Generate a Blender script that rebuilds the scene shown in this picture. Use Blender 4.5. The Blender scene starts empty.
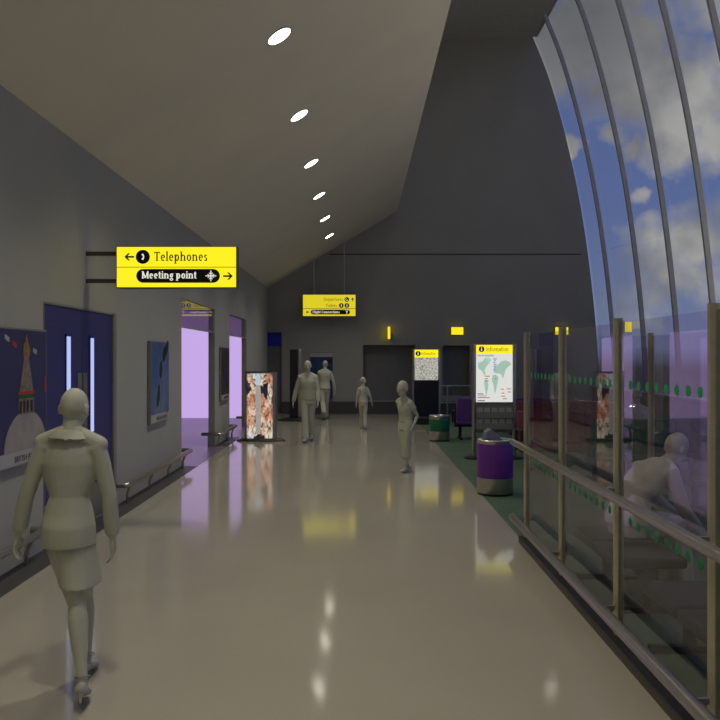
import bpy, bmesh, math, random
from mathutils import Vector, Matrix
random.seed(7)
C = bpy.context.scene.collection
PI = math.pi
F = 780.0            # focal length in pixels of the 720 frame
H = 1.8              # eye height
V = Vector

# ---------------------------------------------------------------- materials
MATS = {}
def pmat(name, col, rough=0.6, metal=0.0, var=0.06, scale=6.0, spec=0.5, bump=0.0, coat=0.0):
    if name in MATS: return MATS[name]
    m = bpy.data.materials.new(name); m.use_nodes = True
    nt = m.node_tree; b = nt.nodes['Principled BSDF']
    tc = nt.nodes.new('ShaderNodeTexCoord')
    n = nt.nodes.new('ShaderNodeTexNoise'); n.inputs['Scale'].default_value = scale; n.inputs['Detail'].default_value = 4
    nt.links.new(tc.outputs['Object'], n.inputs['Vector'])
    r = nt.nodes.new('ShaderNodeValToRGB')
    r.color_ramp.elements[0].position = .3; r.color_ramp.elements[1].position = .7
    r.color_ramp.elements[0].color = tuple(c*(1-var) for c in col)+(1,)
    r.color_ramp.elements[1].color = tuple(min(1, c*(1+var)) for c in col)+(1,)
    nt.links.new(n.outputs['Fac'], r.inputs['Fac']); nt.links.new(r.outputs['Color'], b.inputs['Base Color'])
    b.inputs['Roughness'].default_value = rough; b.inputs['Metallic'].default_value = metal
    b.inputs['Specular IOR Level'].default_value = spec
    if coat: b.inputs['Coat Weight'].default_value = coat; b.inputs['Coat Roughness'].default_value = .08
    if bump:
        bp = nt.nodes.new('ShaderNodeBump'); bp.inputs['Strength'].default_value = bump; bp.inputs['Distance'].default_value = .01
        n2 = nt.nodes.new('ShaderNodeTexNoise'); n2.inputs['Scale'].default_value = scale*25
        nt.links.new(tc.outputs['Object'], n2.inputs['Vector'])
        nt.links.new(n2.outputs['Fac'], bp.inputs['Height']); nt.links.new(bp.outputs['Normal'], b.inputs['Normal'])
    MATS[name] = m
    return m
def emat(name, col, strength=1.0, base=(0.02,0.02,0.02)):
    if name in MATS: return MATS[name]
    m = bpy.data.materials.new(name); m.use_nodes = True
    b = m.node_tree.nodes['Principled BSDF']
    b.inputs['Base Color'].default_value = base+(1,)
    b.inputs['Emission Color'].default_value = col+(1,)
    b.inputs['Emission Strength'].default_value = strength
    b.inputs['Roughness'].default_value = .5
    MATS[name] = m
    return m
def glassmat(name, tint, ior=1.5, rough=0.0, opaque=0.0, opcol=(.1,.1,.1)):
    if name in MATS: return MATS[name]
    m = bpy.data.materials.new(name); m.use_nodes = True
    nt = m.node_tree; nt.nodes.clear()
    o = nt.nodes.new('ShaderNodeOutputMaterial')
    t = nt.nodes.new('ShaderNodeBsdfTransparent'); t.inputs['Color'].default_value = tint+(1,)
    g = nt.nodes.new('ShaderNodeBsdfGlossy'); g.inputs['Roughness'].default_value = rough; g.inputs['Color'].default_value = (1,1,1,1)
    f = nt.nodes.new('ShaderNodeFresnel'); f.inputs['IOR'].default_value = ior
    mx = nt.nodes.new('ShaderNodeMixShader')
    ge = nt.nodes.new('ShaderNodeNewGeometry'); iv = nt.nodes.new('ShaderNodeMath'); iv.operation = 'MULTIPLY_ADD'
    iv.inputs[1].default_value = -1.0; iv.inputs[2].default_value = 1.0; nt.links.new(ge.outputs['Backfacing'], iv.inputs[0])
    mu = nt.nodes.new('ShaderNodeMath'); mu.operation = 'MULTIPLY'; nt.links.new(iv.outputs[0], mu.inputs[0]); nt.links.new(f.outputs[0], mu.inputs[1])
    nt.links.new(mu.outputs[0], mx.inputs[0])
    src = t.outputs[0]
    if opaque:
        d = nt.nodes.new('ShaderNodeBsdfDiffuse'); d.inputs['Color'].default_value = opcol+(1,)
        m2 = nt.nodes.new('ShaderNodeMixShader'); m2.inputs[0].default_value = opaque
        nt.links.new(t.outputs[0], m2.inputs[1]); nt.links.new(d.outputs[0], m2.inputs[2]); src = m2.outputs[0]
    nt.links.new(src, mx.inputs[1]); nt.links.new(g.outputs[0], mx.inputs[2])
    nt.links.new(mx.outputs[0], o.inputs['Surface'])
    MATS[name] = m
    return m

M_WALL = pmat('wall_paint', (.385,.38,.325), .75, var=.03, scale=1.2)
M_BACK = pmat('end_wall_paint', (.32,.31,.275), .75, var=.04, scale=.8)
M_CEIL = pmat('ceiling_paint', (.70,.655,.58), .7, var=.03, scale=1)
M_UPC = pmat('upper_ceiling_paint', (.40,.39,.37), .8)
M_FLOOR = pmat('polished_floor', (.44,.41,.32), .09, var=.04, scale=.7, spec=.5)
M_STRIP = pmat('dark_floor_strip', (.07,.066,.06), .45)
M_CARPET = pmat('green_carpet', (.085,.14,.075), .9, var=.15, scale=3, bump=.4)
M_SIDEFL = pmat('lilac_tinted_floor', (.22,.18,.26), .3, var=.05)  # grey carpet with the purple light mixed into its colour
M_STEEL = pmat('brushed_steel', (.52,.50,.45), .32, 1.0, var=.05, scale=20)
M_POST = pmat('post_metal', (.60,.57,.38), .38, .8, var=.06, scale=20)
M_DSTEEL = pmat('dark_steel', (.12,.12,.12), .4, .6)
M_RIB = pmat('rib_paint', (.42,.42,.42), .5, .1)
M_BLACK = pmat('black_plastic', (.015,.015,.017), .5)
M_NAVY = pmat('navy_panel', (.012,.013,.025), .35)
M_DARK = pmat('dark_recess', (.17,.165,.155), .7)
M_BASEB = pmat('dark_baseboard', (.07,.068,.065), .6)
M_BLUE = pmat('blue_door_paint', (.035,.035,.17), .45, var=.05)
M_DBLUE = pmat('deep_blue_panel', (.02,.02,.40), .5)
M_KICK = pmat('kick_plate_steel', (.30,.28,.25), .4, .6)
M_CLAY = pmat('clay_figure', (.52,.52,.39), .62, var=.03, scale=4)
M_CLOTH = pmat('clay_cloth', (.50,.50,.375), .72, var=.04, scale=5)
M_SHOE = pmat('clay_shoe', (.40,.39,.35), .5, var=.04)
M_YEL = emat('yellow_lightbox', (1.0,.84,.012), 1.05)
M_YEL2 = emat('yellow_lightbox_dim', (.86,.72,.02), .85)
M_YELW = emat('yellow_wall_light', (1.0,.8,.01), 1.0)
M_INK = pmat('black_ink', (.006,.006,.006), .5)
M_INKB = pmat('brown_ink', (.09,.075,.01), .5)
M_WHITE = emat('white_lit_ink', (1,.97,.86), .8)
M_LAMP = emat('lamp_diffuser', (1.0,.93,.80), 14.0)
M_TRIM = pmat('lamp_trim', (.2,.19,.17), .4, .5)
M_LILAC = emat('lilac_glow_wall', (.60,.42,.84), .92, (.3,.25,.35))
M_LIT = emat('lit_door_glass', (.50,.58,.92), .95)
M_PURP = pmat('purple_paint', (.16,.025,.30), .45, var=.08)
M_GREENB = pmat('green_paint', (.01,.16,.07), .5, var=.08)
M_PVEL = pmat('purple_upholstery', (.17,.06,.28), .7, var=.1, scale=20)
M_GVEL = pmat('green_upholstery', (.045,.20,.075), .7, var=.1, scale=20)
M_RVEL = pmat('maroon_upholstery', (.26,.06,.065), .7, var=.1, scale=20)
M_KVEL = pmat('charcoal_upholstery', (.035,.033,.03), .7, var=.1, scale=20)
M_GLASS = glassmat('screen_glass', (.92,.89,.93), 1.55)
M_WGLASS = glassmat('window_glass', (.93,.95,.97), 1.3)
M_TRANS = glassmat('transom_glass', (.66,.58,.70), 1.33, opaque=.35, opcol=(.40,.33,.44))
M_DOT = pmat('green_dot_film', (.02,.42,.14), .6)
M_PAPER = pmat('grey_leaflet', (.55,.54,.50), .7)
M_RACK = pmat('rack_metal', (.28,.28,.24), .55)
M_PWHITE = pmat('poster_white', (.42,.41,.40), .5)
M_RED = pmat('poster_red', (.45,.03,.02), .5)
M_FRAME = pmat('poster_frame', (.22,.21,.18), .45)
M_SHUT = pmat('grey_flap', (.22,.24,.32), .4, .2)

# ---------------------------------------------------------------- mesh helper
class MB:
    def __init__(s): s.v = []; s.f = []
    def add(s, vs, fs):
        o = len(s.v); s.v += [V(v) for v in vs]; s.f += [tuple(i+o for i in f) for f in fs]; return s
    def box(s, x0, x1, y0, y1, z0, z1):
        vs = [(x0,y0,z0),(x1,y0,z0),(x1,y1,z0),(x0,y1,z0),(x0,y0,z1),(x1,y0,z1),(x1,y1,z1),(x0,y1,z1)]
        return s.add(vs, [(0,3,2,1),(4,5,6,7),(0,1,5,4),(1,2,6,5),(2,3,7,6),(3,0,4,7)])
    def rings(s, rs, cap=True):
        n = len(rs[0]); o = len(s.v)
        for r in rs: s.v += [V(p) for p in r]
        for k in range(len(rs)-1):
            a = o+k*n; b = a+n
            for i in range(n):
                j = (i+1) % n; s.f.append((a+i, a+j, b+j, b+i))
        if cap:
            s.f.append(tuple(o+i for i in reversed(range(n))))
            e = o+(len(rs)-1)*n; s.f.append(tuple(e+i for i in range(n)))
        return s
    def prism(s, poly, o, u, v, n, d0, d1):
        o, u, v, n = V(o), V(u), V(v), V(n)
        a = [o+u*p[0]+v*p[1]+n*d0 for p in poly]; b = [o+u*p[0]+v*p[1]+n*d1 for p in poly]
        return s.rings([a, b])
    def tube(s, pts, rads, n=14, ref=None, round_ends=True):
        pts = [V(p) for p in pts]
        rads = [(r, r) if not isinstance(r, tuple) else r for r in (rads if isinstance(rads, list) else [rads]*len(pts))]
        rs = []; up = V(ref) if ref is not None else None
        T = []
        for i in range(len(pts)):
            a = pts[max(i-1,0)]; b = pts[min(i+1,len(pts)-1)]
            T.append((b-a).normalized())
        if up is None:
            up = V((0,0,1)) if abs(T[0].z) < .9 else V((0,1,0))
        def ring(c, t, ru, rv):
            nonlocal up
            uu = up - t*up.dot(t)
            if uu.length < 1e-4: uu = t.orthogonal()
            uu.normalize(); vv = t.cross(uu).normalized(); up = uu
            return [c + uu*(ru*math.cos(2*PI*i/n)) + vv*(rv*math.sin(2*PI*i/n)) for i in range(n)]
        L = len(pts)
        if round_ends:
            m = min(rads[0])
            for a in (75, 45, 20):
                q = math.radians(a); rs.append(ring(pts[0]-T[0]*m*math.sin(q), T[0], rads[0][0]*math.cos(q), rads[0][1]*math.cos(q)))
        for i in range(L): rs.append(ring(pts[i], T[i], *rads[i]))
        if round_ends:
            m = min(rads[-1])
            for a in (20, 45, 75):
                q = math.radians(a); rs.append(ring(pts[-1]+T[-1]*m*math.sin(q), T[-1], rads[-1][0]*math.cos(q), rads[-1][1]*math.cos(q)))
        return s.rings(rs)
    def ell(s, c, rx, ry, rz, M=None, nu=18, nv=11):
        c = V(c); rs = []
        for k in range(nv):
            q = -PI/2 + PI*(k+.5)/nv
            rs.append([c + ((M @ V((rx*math.cos(q)*math.cos(2*PI*i/nu), ry*math.cos(q)*math.sin(2*PI*i/nu), rz*math.sin(q)))) if M else
                      V((rx*math.cos(q)*math.cos(2*PI*i/nu), ry*math.cos(q)*math.sin(2*PI*i/nu), rz*math.sin(q)))) for i in range(nu)])
        return s.rings(rs)
    def lathe(s, prof, c=(0,0,0), n=40):
        c = V(c)
        return s.rings([[c+V((r*math.cos(2*PI*i/n), r*math.sin(2*PI*i/n), z)) for i in range(n)] for r, z in prof])
    def mesh(s, name, off=V((0,0,0)), smooth=False):
        me = bpy.data.meshes.new(name)
        me.from_pydata([tuple(v-off) for v in s.v], [], s.f)
        bm = bmesh.new(); bm.from_mesh(me); bmesh.ops.recalc_face_normals(bm, faces=bm.faces); bm.to_mesh(me); bm.free()
        if smooth:
            for p in me.polygons: p.use_smooth = True
            try: me.set_sharp_from_angle(angle=math.radians(40))
            except Exception: pass
        return me
    def build(s, name, mat, parent=None, smooth=False, bevel=0.0, kind=None, label=None):
        off = V((0,0,0)); p = parent
        while p is not None: off += p.location; p = p.parent
        o = bpy.data.objects.new(name, s.mesh(name, off, smooth)); C.objects.link(o)
        o.data.materials.append(mat)
        if parent is not None: o.parent = parent
        if bevel:
            b = o.modifiers.new('b', 'BEVEL'); b.width = bevel; b.segments = 2; b.limit_method = 'ANGLE'
        if kind: o['kind'] = kind
        if label: o['label'] = label
        return o
def thing(name, label, cat, loc, group=None):
    o = bpy.data.objects.new(name, None); C.objects.link(o); o.location = loc; o.empty_display_size = .1
    o['label'] = label; o['category'] = cat
    if group: o['group'] = group
    return o
def tag(o, label, cat, group=None):
    o['label'] = label; o['category'] = cat
    if group: o['group'] = group
    return o
def rebase(o, loc):
    loc = V(loc); o.data.transform(Matrix.Translation(-loc)); o.location = loc; return o

# ---------------------------------------------------------------- lettering (drawn slab letters)
def arc(cx, cy, rx, ry, a0, a1, w):
    n = max(6, int(abs(a1-a0)/14)); out = []
    for k in range(n):
        q0 = math.radians(a0+(a1-a0)*k/n); q1 = math.radians(a0+(a1-a0)*(k+1)/n)
        def P(q, sg):
            ww = w*(.55+.45*abs(math.cos(q)))/2
            return (cx+(rx-w/2+sg*ww)*math.cos(q), cy+(ry-w/2*.6+sg*ww)*math.sin(q))
        out.append([P(q0,-1), P(q0,1), P(q1,1), P(q1,-1)])
    return out
def R_(x0,y0,x1,y1): return [[(x0,y0),(x1,y0),(x1,y1),(x0,y1)]]
def L_(x0,y0,x1,y1,w): return [[(x0-w/2,y0),(x0+w/2,y0),(x1+w/2,y1),(x1-w/2,y1)]]
def glyph(ch, w):
    st = lambda x,a,b: R_(x-w/2,a,x+w/2,b)
    S = lambda x,y: R_(x-w/2-.06,y,x+w/2+.06,y+.045)
    St = lambda x,y: R_(x-w/2-.06,y-.045,x+w/2+.02,y)
    if ch=='T': return st(.31,0,.72)+R_(.02,.65,.60,.72)+R_(.02,.54,.07,.72)+R_(.55,.54,.60,.72)+S(.31,0), .64
    if ch=='e': return arc(.25,.25,.21,.26,0,315,w)+R_(.07,.24,.44,.29), .52
    if ch=='l': return st(.13,0,.75)+S(.13,0)+St(.13,.75), .29
    if ch=='p': return st(.13,-.22,.5)+arc(.29,.25,.2,.26,-180,180,w)+S(.13,-.22)+St(.13,.5), .58
    if ch=='h': return st(.13,0,.75)+arc(.29,.3,.16+w/2,.2,0,180,w)+st(.45,0,.3)+S(.13,0)+S(.45,0)+St(.13,.75), .62
    if ch=='o': return arc(.26,.25,.22,.26,0,360,w), .54
    if ch=='n': return st(.13,0,.5)+arc(.29,.3,.16+w/2,.2,0,180,w)+st(.45,0,.3)+S(.13,0)+S(.45,0)+St(.13,.5), .62
    if ch=='m': return st(.13,0,.5)+arc(.26,.3,.13+w/2,.2,0,180,w)+st(.39,0,.3)+arc(.52,.3,.13+w/2,.2,0,180,w)+st(.65,0,.3)+S(.13,0)+S(.39,0)+S(.65,0), .82
    if ch=='s': return arc(.2,.37,.14,.13,20,270,w*.9)+arc(.2,.13,.15,.14,-160,90,w*.9), .42
    if ch=='M': return st(.12,0,.72)+st(.7,0,.72)+L_(.12,.72,.41,.05,w)[0:1]+L_(.7,.72,.41,.05,w*.8)+S(.12,0)+S(.7,0)+St(.12,.72), .84
    if ch=='t': return st(.16,.04,.66)+R_(.02,.44,.32,.5)+R_(.16,0,.32,.06), .36
    if ch=='i': return st(.13,0,.5)+arc(.13,.66,.07,.07,0,360,.07)+S(.13,0)+St(.13,.5), .29
    if ch=='g': return arc(.24,.3,.18,.2,0,360,w)+arc(.24,-.08,.2,.14,0,360,w*.8)+R_(.36,.44,.48,.5), .5
    if ch=='D': return st(.13,0,.72)+arc(.2,.36,.4,.37,-90,90,w)+S(.13,0)+St(.13,.72)+R_(.13,0,.22,.05)+R_(.13,.67,.22,.72), .68
    if ch=='a': return arc(.2,.15,.17,.16,0,360,w)+st(.38,0,.36)+arc(.23,.34,.15+w/2,.17,0,150,w), .52
    if ch=='r': return st(.13,0,.5)+arc(.3,.34,.15,.15,40,175,w)+S(.13,0)+St(.13,.5), .42
    if ch=='u': return st(.13,.18,.5)+arc(.28,.2,.15+w/2,.2,180,360,w)+st(.43,0,.5), .58
    if ch=='F': return st(.13,0,.72)+R_(.13,.66,.52,.72)+R_(.13,.35,.42,.41)+S(.13,0)+St(.13,.72), .56
    if ch=='C': return arc(.37,.36,.33,.37,42,318,w), .68
    if ch=='c': return arc(.26,.25,.22,.26,45,315,w), .46
    if ch=='I': return st(.16,0,.72)+S(.16,0)+R_(.16-w/2-.06,.675,.16+w/2+.06,.72), .32
    if ch=='f': return st(.14,0,.56)+arc(.26,.56,.12+w/2,.18,15,180,w)+R_(.02,.44,.32,.5)+S(.14,0), .34
    if ch=='O': return arc(.38,.36,.34,.37,0,360,w), .76
    return [], .26
def text_polys(txt, x, y, size, w=.1, track=0.0, width=None):
    polys = []; cx = 0
    for ch in txt:
        g, a = glyph(ch, w); polys += [[(p[0]+cx, p[1]) for p in q] for q in g]; cx += a+track
    sx = size if width is None else width/cx
    return [[(x+p[0]*sx, y+p[1]*size) for p in q] for q in polys], cx*sx
def circle(cx, cy, r, n=24, ry=None):
    return [(cx+r*math.cos(2*PI*i/n), cy+(ry or r)*math.sin(2*PI*i/n)) for i in range(n)]
def pill(x0, y0, x1, y1):
    r = (y1-y0)/2; cy = (y0+y1)/2
    return [(x1-r+r*math.cos(math.radians(a)), cy+r*math.sin(math.radians(a))) for a in range(-90,91,15)] + \
           [(x0+r+r*math.cos(math.radians(a)), cy+r*math.sin(math.radians(a))) for a in range(90,271,15)]
def arrow(cx, cy, L, ang, w=None):
    w = w or L*.13; q = math.radians(ang); c, s = math.cos(q), math.sin(q)
    def rot(ps): return [(cx+p[0]*c-p[1]*s, cy+p[0]*s+p[1]*c) for p in ps]
    h = L/2
    return [rot([(-h,-w/2),(h-w,-w/2),(h-w,w/2),(-h,w/2)]),
            rot([(h,0),(h-L*.38,L*.38),(h-L*.38-w*1.1,L*.38),(h-w*1.3,0)]),
            rot([(h,0),(h-w*1.3,0),(h-L*.38-w*1.1,-L*.38),(h-L*.38,-L*.38)])]
def plate(name, polys, mat, parent, o, u, v, n, d0, d1, label=None):
    mb = MB()
    for p in polys: mb.prism(p, o, u, v, n, d0, d1)
    return mb.build(name, mat, parent, label=label)
UX, UY, UZ = V((1,0,0)), V((0,1,0)), V((0,0,1))

# ================================================================ SETTING
XW = -2.97; WT = .13; YB = 25.05; YN = -6.0
def struct(mb, name, mat, **k): return mb.build(name, mat, kind='structure', **k)
struct(MB().box(-2.70, 1.60, YN, YB, -.1, 0), 'floor', M_FLOOR)
struct(MB().box(XW, -2.70, YN, 12.98, -.1, 0.001).box(XW, -2.70, 15.95, 17.75, -.1, .001).box(XW, -2.70, 20.42, YB, -.1, .001), 'floor_edge_strip', M_STRIP)
struct(MB().box(1.60, 8.2, YN, YB, -.1, -.002), 'floor_carpet', M_CARPET)
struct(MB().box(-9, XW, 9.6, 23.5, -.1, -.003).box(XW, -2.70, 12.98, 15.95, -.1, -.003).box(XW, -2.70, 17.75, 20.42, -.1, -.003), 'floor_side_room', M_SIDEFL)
ceil_z = lambda x: 1.8 + 4.0 + .587*x
ZT = ceil_z(XW)
w = MB()
x0, x1 = XW-WT, XW
w.box(x0,x1,YN,7.31,0,ZT+.2).box(x0,x1,7.31,9.42,2.335,ZT+.2).box(x0,x1,9.42,12.98,0,ZT+.2)
w.box(x0,x1,12.98,15.95,2.80,ZT+.2).box(x0,x1,15.95,17.75,0,ZT+.2).box(x0,x1,17.75,20.42,2.80,ZT+.2).box(x0,x1,20.42,YB,0,ZT+.2)
struct(w, 'wall_left', M_WALL)
# sloped ceiling slab and the raised well above it
XS = 1.20
sl = MB(); prof = [(XW-WT, ceil_z(XW-WT)), (XS, ceil_z(XS)), (XS, ceil_z(XS)+.25), (XW-WT, ceil_z(XW-WT)+.25)]
sl.rings([[(x, y, z) for x, z in prof] for y in (YN, YB)])
struct(sl, 'ceiling', M_CEIL)
struct(MB().box(XS-.15, XS, YN, YB, ceil_z(XS)+.25, 12.3), 'wall_upper', M_CEIL)
uc = MB(); uc.rings([[(XS,y,11.86),(5.7,y,12.12),(5.7,y,12.4),(XS,y,12.4)] for y in (YN,YB)])
struct(uc, 'ceiling_upper', M_UPC)
# far end wall with its recesses, cut to the curve of the glazing
PROF = [(7.70,0),(7.68,1),(7.62,2.2),(7.53,3.3),(7.40,4.5),(7.24,5.7),(7.06,6.8),(6.84,7.9),(6.48,9.4),(6.03,10.9),(5.55,12.1)]
def curve_x(z):
    for (xa,za),(xb,zb) in zip(PROF, PROF[1:]):
        if za <= z <= zb: return xa+(xb-xa)*(z-za)/(zb-za)
    return PROF[-1][0]
# fine smooth profile
def smooth_prof(n=40):
    pts = []
    P = PROF
    for k in range(len(P)-1):
        p0 = V(P[max(k-1,0)]); p1 = V(P[k]); p2 = V(P[k+1]); p3 = V(P[min(k+2,len(P)-1)])
        for i in range(4):
            t = i/4
            pts.append(.5*((2*p1)+(p2-p0)*t+(2*p0-5*p1+4*p2-p3)*t*t+(3*p1-p0-3*p2+p3)*t**3))
    pts.append(V(P[-1])); return pts
SP = smooth_prof()
bw = MB()
def bwbox(xa, xb, za, zb): bw.box(xa, xb, YB, YB+.4, za, zb)
# columns: door recess -3..-2.52 (0..2.63), recess .1..1.77 (.42..2.22), recess 2.66..3.53(.58..2.2)
bwbox(-3.1,-3.0,0,2.63); bwbox(-3.1,XS,2.63,7.0)
bwbox(-2.52,.10,0,2.63); bwbox(.10,1.77,0,.42); bwbox(.10,1.77,2.22,2.63); bwbox(1.77,2.66,0,2.63)
bwbox(2.66,3.53,0,.58); bwbox(2.66,3.53,2.20,2.63); bwbox(3.53,5.5,0,2.63); bwbox(XS,5.5,2.63,12.4)
bw.rings([[(5.5,y,0)]+[(p[0],y,p[1]) for p in SP]+[(5.5,y,12.3)] for y in (YB, YB+.4)])
bw.box(-9,-3.1,23.5,23.6,0,0.01)
struct(bw, 'wall_back', M_BACK)
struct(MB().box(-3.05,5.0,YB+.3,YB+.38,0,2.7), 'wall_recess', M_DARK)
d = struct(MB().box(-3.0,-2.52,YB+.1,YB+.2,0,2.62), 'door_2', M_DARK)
MB().box(-2.99,-2.53,YB+.08,YB+.1,2.18,2.62).build('fanlight', M_DBLUE, d, label='deep blue panel over the door')
struct(MB().box(-2.52,7.6,YB-.05,YB,0,.40), 'baseboard_back', M_BASEB)
struct(MB().box(-1.0,7.1,YB-.012,YB,5.11,5.15), 'trim_1', M_BASEB)
struct(MB().box(-9,8.3,YN-.2,YN,0,12.4), 'wall_front', M_WALL)
# side room behind the two openings
struct(MB().box(-9,XW-WT,23.4,23.5,0,3.2), 'wall_lilac', M_LILAC)  # lilac light is put into the wall as emission, no room lamps
struct(MB().box(-9.1,-9,9.5,23.5,0,3.2), 'wall_side_room', M_WALL)
struct(MB().box(-9,XW-WT,9.5,9.6,0,3.2), 'wall_side_room_near', M_WALL)
struct(MB().box(-9.1,XW-WT,9.5,23.5,3.2,3.3), 'ceiling_side_room', M_WALL)
for k,(a,b) in enumerate(((12.98,15.95),(17.75,20.42))):
    t = struct(MB().box(XW-.05, XW-.03, a, b, 2.33, 2.80), 'window_%d'%(k+2), M_TRANS)
    MB().box(XW-.06, XW-.02, a, b, 2.315, 2.335).build('frame', M_RIB, t)
# curved glazing
gl = MB()
gl.rings([[(p[0]+.05,y,p[1]) for p in SP]+[(p[0]+.07,y,p[1]) for p in reversed(SP)] for y in (YN, YB)])
win = struct(gl, 'window_1', M_WGLASS)
for y in (23.4,20.9,18.7,16.7,14.85,12.95,11.05,9.15,7.25,5.35,3.45,1.55,-.35,-2.25,-4.15):
    r = MB(); hw = .04
    r.rings([[(p[0]-.07,y-hw,p[1]),(p[0]-.07,y+hw,p[1]),(p[0]+.04,y+hw,p[1]),(p[0]+.04,y-hw,p[1])] for p in SP])
    r.build('mullion', M_RIB, win)
struct(MB().box(7.45,7.75,YN,YB,0,.85), 'wall_right', M_BACK)
struct(MB().box(7.40,7.78,YN,YB,.85,.89), 'trim_2', M_RIB)

# double door in the left wall
dr = MB()
dr.box(XW-.10, XW+.004, 7.31, 7.33, 0, 2.335).box(XW-.10, XW+.014, 9.36, 9.47, 0, 2.335).box(XW-.10, XW+.004, 7.33, 9.36, 2.315, 2.335)
door = struct(dr, 'door_1', M_FRAME)
for k,(a,b,hinge) in enumerate(((7.333,8.342,0),(8.348,9.358,1))):
    lf = MB().box(XW-.06, XW-.01, a, b, .012, 2.313).build('door_leaf', M_BLUE, door)
    MB().box(XW-.01, XW-.006, a+.02, b-.02, .02, .40).build('kick_plate', M_KICK, lf)
    va, vb = ((7.90,8.02) if k==0 else (8.60,8.72))
    MB().box(XW-.01, XW-.004, va, vb, .98, 2.02).build('vision_panel', M_LIT, lf)
    MB().box(XW-.01, XW-.0, vb, vb+.025, .96, 2.04).box(XW-.01, XW-.0, va-.02, va, .96, 2.04).box(XW-.01,XW-.0,va-.02,vb+.025,2.02,2.045).build('vision_frame', M_DBLUE, lf)
    pa = (8.22,8.345) if k==0 else (8.385,8.51)
    MB().box(XW-.01, XW-.004, pa[0], pa[1], 1.0, 1.64).build('push_plate', M_KICK, lf)

# ================================================================ ceiling lamps
SLOPE = math.atan(.587)
LUV = V((math.cos(SLOPE),0,math.sin(SLOPE))); LN = V((math.sin(SLOPE),0,-math.cos(SLOPE)))
names = ['nearest and largest of the row','second from the near end of the row','third from the near end of the row','fourth from the near end of the row',
         'fifth from the near end of the row','smallest and farthest, closest to the end wall']
for k in range(-4,6):
    y = 8.44+2.762*k; x = -.876
    c = V((x,y,ceil_z(x)))
    lab = 'round white recessed lamp in sloped ceiling, '+names[k] if k >= 0 else 'round white recessed lamp in the sloped ceiling, overhead out of frame'
    if k >= 0: t = thing('recessed_ceiling_lamp', lab, 'ceiling lamp', c, 'recessed lamps along the sloped ceiling')
    else:
        t = bpy.data.objects.new('ceiling_light', None); C.objects.link(t); t.location = c; t['kind'] = 'structure'
    def disc(r, d): return [c+LUV*(r*math.cos(2*PI*i/32))+UY*(r*math.sin(2*PI*i/32))+LN*d for i in range(32)]
    MB().rings([disc(.150,-.005),disc(.150,.008),disc(.138,.010),disc(.138,.002)]).build('rim', M_TRIM, t)
    MB().rings([disc(.134,0.003),disc(.134,.0075)]).build('diffuser', M_LAMP, t)
    sp = bpy.data.lights.new('downlight','SPOT'); sp.energy = 158; sp.color = (1.0,.92,.76); sp.spot_size = math.radians(110); sp.spot_blend = 1.0; sp.shadow_soft_size = .13
    so = bpy.data.objects.new('downlight', sp); C.objects.link(so); so.location = c+V((0,0,-.16))

M_FILL = emat('fill_lamp_diffuser', (1.0,.95,.88), 6.0)  # unseen fill lamps added under the upper ceiling to brighten the hall
for y in (-4,-.5,3,6.5,10,13.5,17,20.2):
    t = bpy.data.objects.new('added_fill_lamp', None); C.objects.link(t); t.location = (2.9,y,11.7); t['kind'] = 'structure'
    MB().box(2.45,3.35,y-.30,y+.30,11.60,11.74).build('housing', M_DSTEEL, t)
    MB().box(2.48,3.32,y-.27,y+.27,11.585,11.60).build('diffuser', M_FILL, t)
    for x in (2.55,3.25): MB().box(x-.01,x+.01,y-.01,y+.01,11.74,12.05).build('hanger', M_DSTEEL, t)

# added unseen uplight troughs on the sill of the glazing, lighting the underside of the sloped ceiling
M_UPL = emat('added_uplight_diffuser', (1.0,.90,.75), 54.0)
for y in (-3.5,.5,4.5,8.5,12.5):
    t = bpy.data.objects.new('added_uplight', None); C.objects.link(t); t.location = (7.2,y,.9); t['kind'] = 'structure'
    MB().box(7.22,7.40,y-1.7,y+1.7,.86,.88).box(7.22,7.235,y-1.7,y+1.7,.88,.93).box(7.385,7.40,y-1.7,y+1.7,.88,.93).build('trough', M_DSTEEL, t)
    MB().box(7.24,7.38,y-1.66,y+1.66,.885,.90).build('diffuser', M_UPL, t)

# ================================================================ posters on the left wall
def skymat(name, c0, c1, seed=0):
    m = bpy.data.materials.new(name); m.use_nodes = True; nt = m.node_tree; b = nt.nodes['Principled BSDF']
    tc = nt.nodes.new('ShaderNodeTexCoord'); n = nt.nodes.new('ShaderNodeTexNoise'); n.inputs['Scale'].default_value = 2.2
    n.inputs['Detail'].default_value = 3
    r = nt.nodes.new('ShaderNodeValToRGB'); r.color_ramp.elements[0].position=.35; r.color_ramp.elements[1].position=.7
    r.color_ramp.elements[0].color = c0+(1,); r.color_ramp.elements[1].color = c1+(1,)
    nt.links.new(tc.outputs['Object'], n.inputs['Vector']); nt.links.new(n.outputs['Fac'], r.inputs['Fac']); nt.links.new(r.outputs['Color'], b.inputs['Base Color'])
    b.inputs['Roughness'].default_value = .35
    return m
M_PSKY1 = skymat('poster_indigo', (.030,.030,.11), (.045,.042,.15))
M_PSKY2 = skymat('poster_blue', (.035,.10,.30), (.11,.20,.36))
M_PSKY3 = skymat('poster_dim_print', (.02,.022,.03), (.06,.055,.07))
M_PSKY4 = skymat('poster_navy', (.012,.03,.09), (.02,.06,.16))
M_STONE = pmat('poster_stone', (.22,.17,.13), .5, var=.35, scale=25)
M_DOME = pmat('poster_dome', (.34,.31,.28), .5, var=.12, scale=6)
M_GOLD = pmat('poster_gold', (.28,.16,.03), .5, var=.3, scale=30)
M_PGREEN = pmat('poster_green', (.02,.09,.04), .5)
M_PDARK = pmat('poster_dark', (.02,.017,.015), .5)
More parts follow.
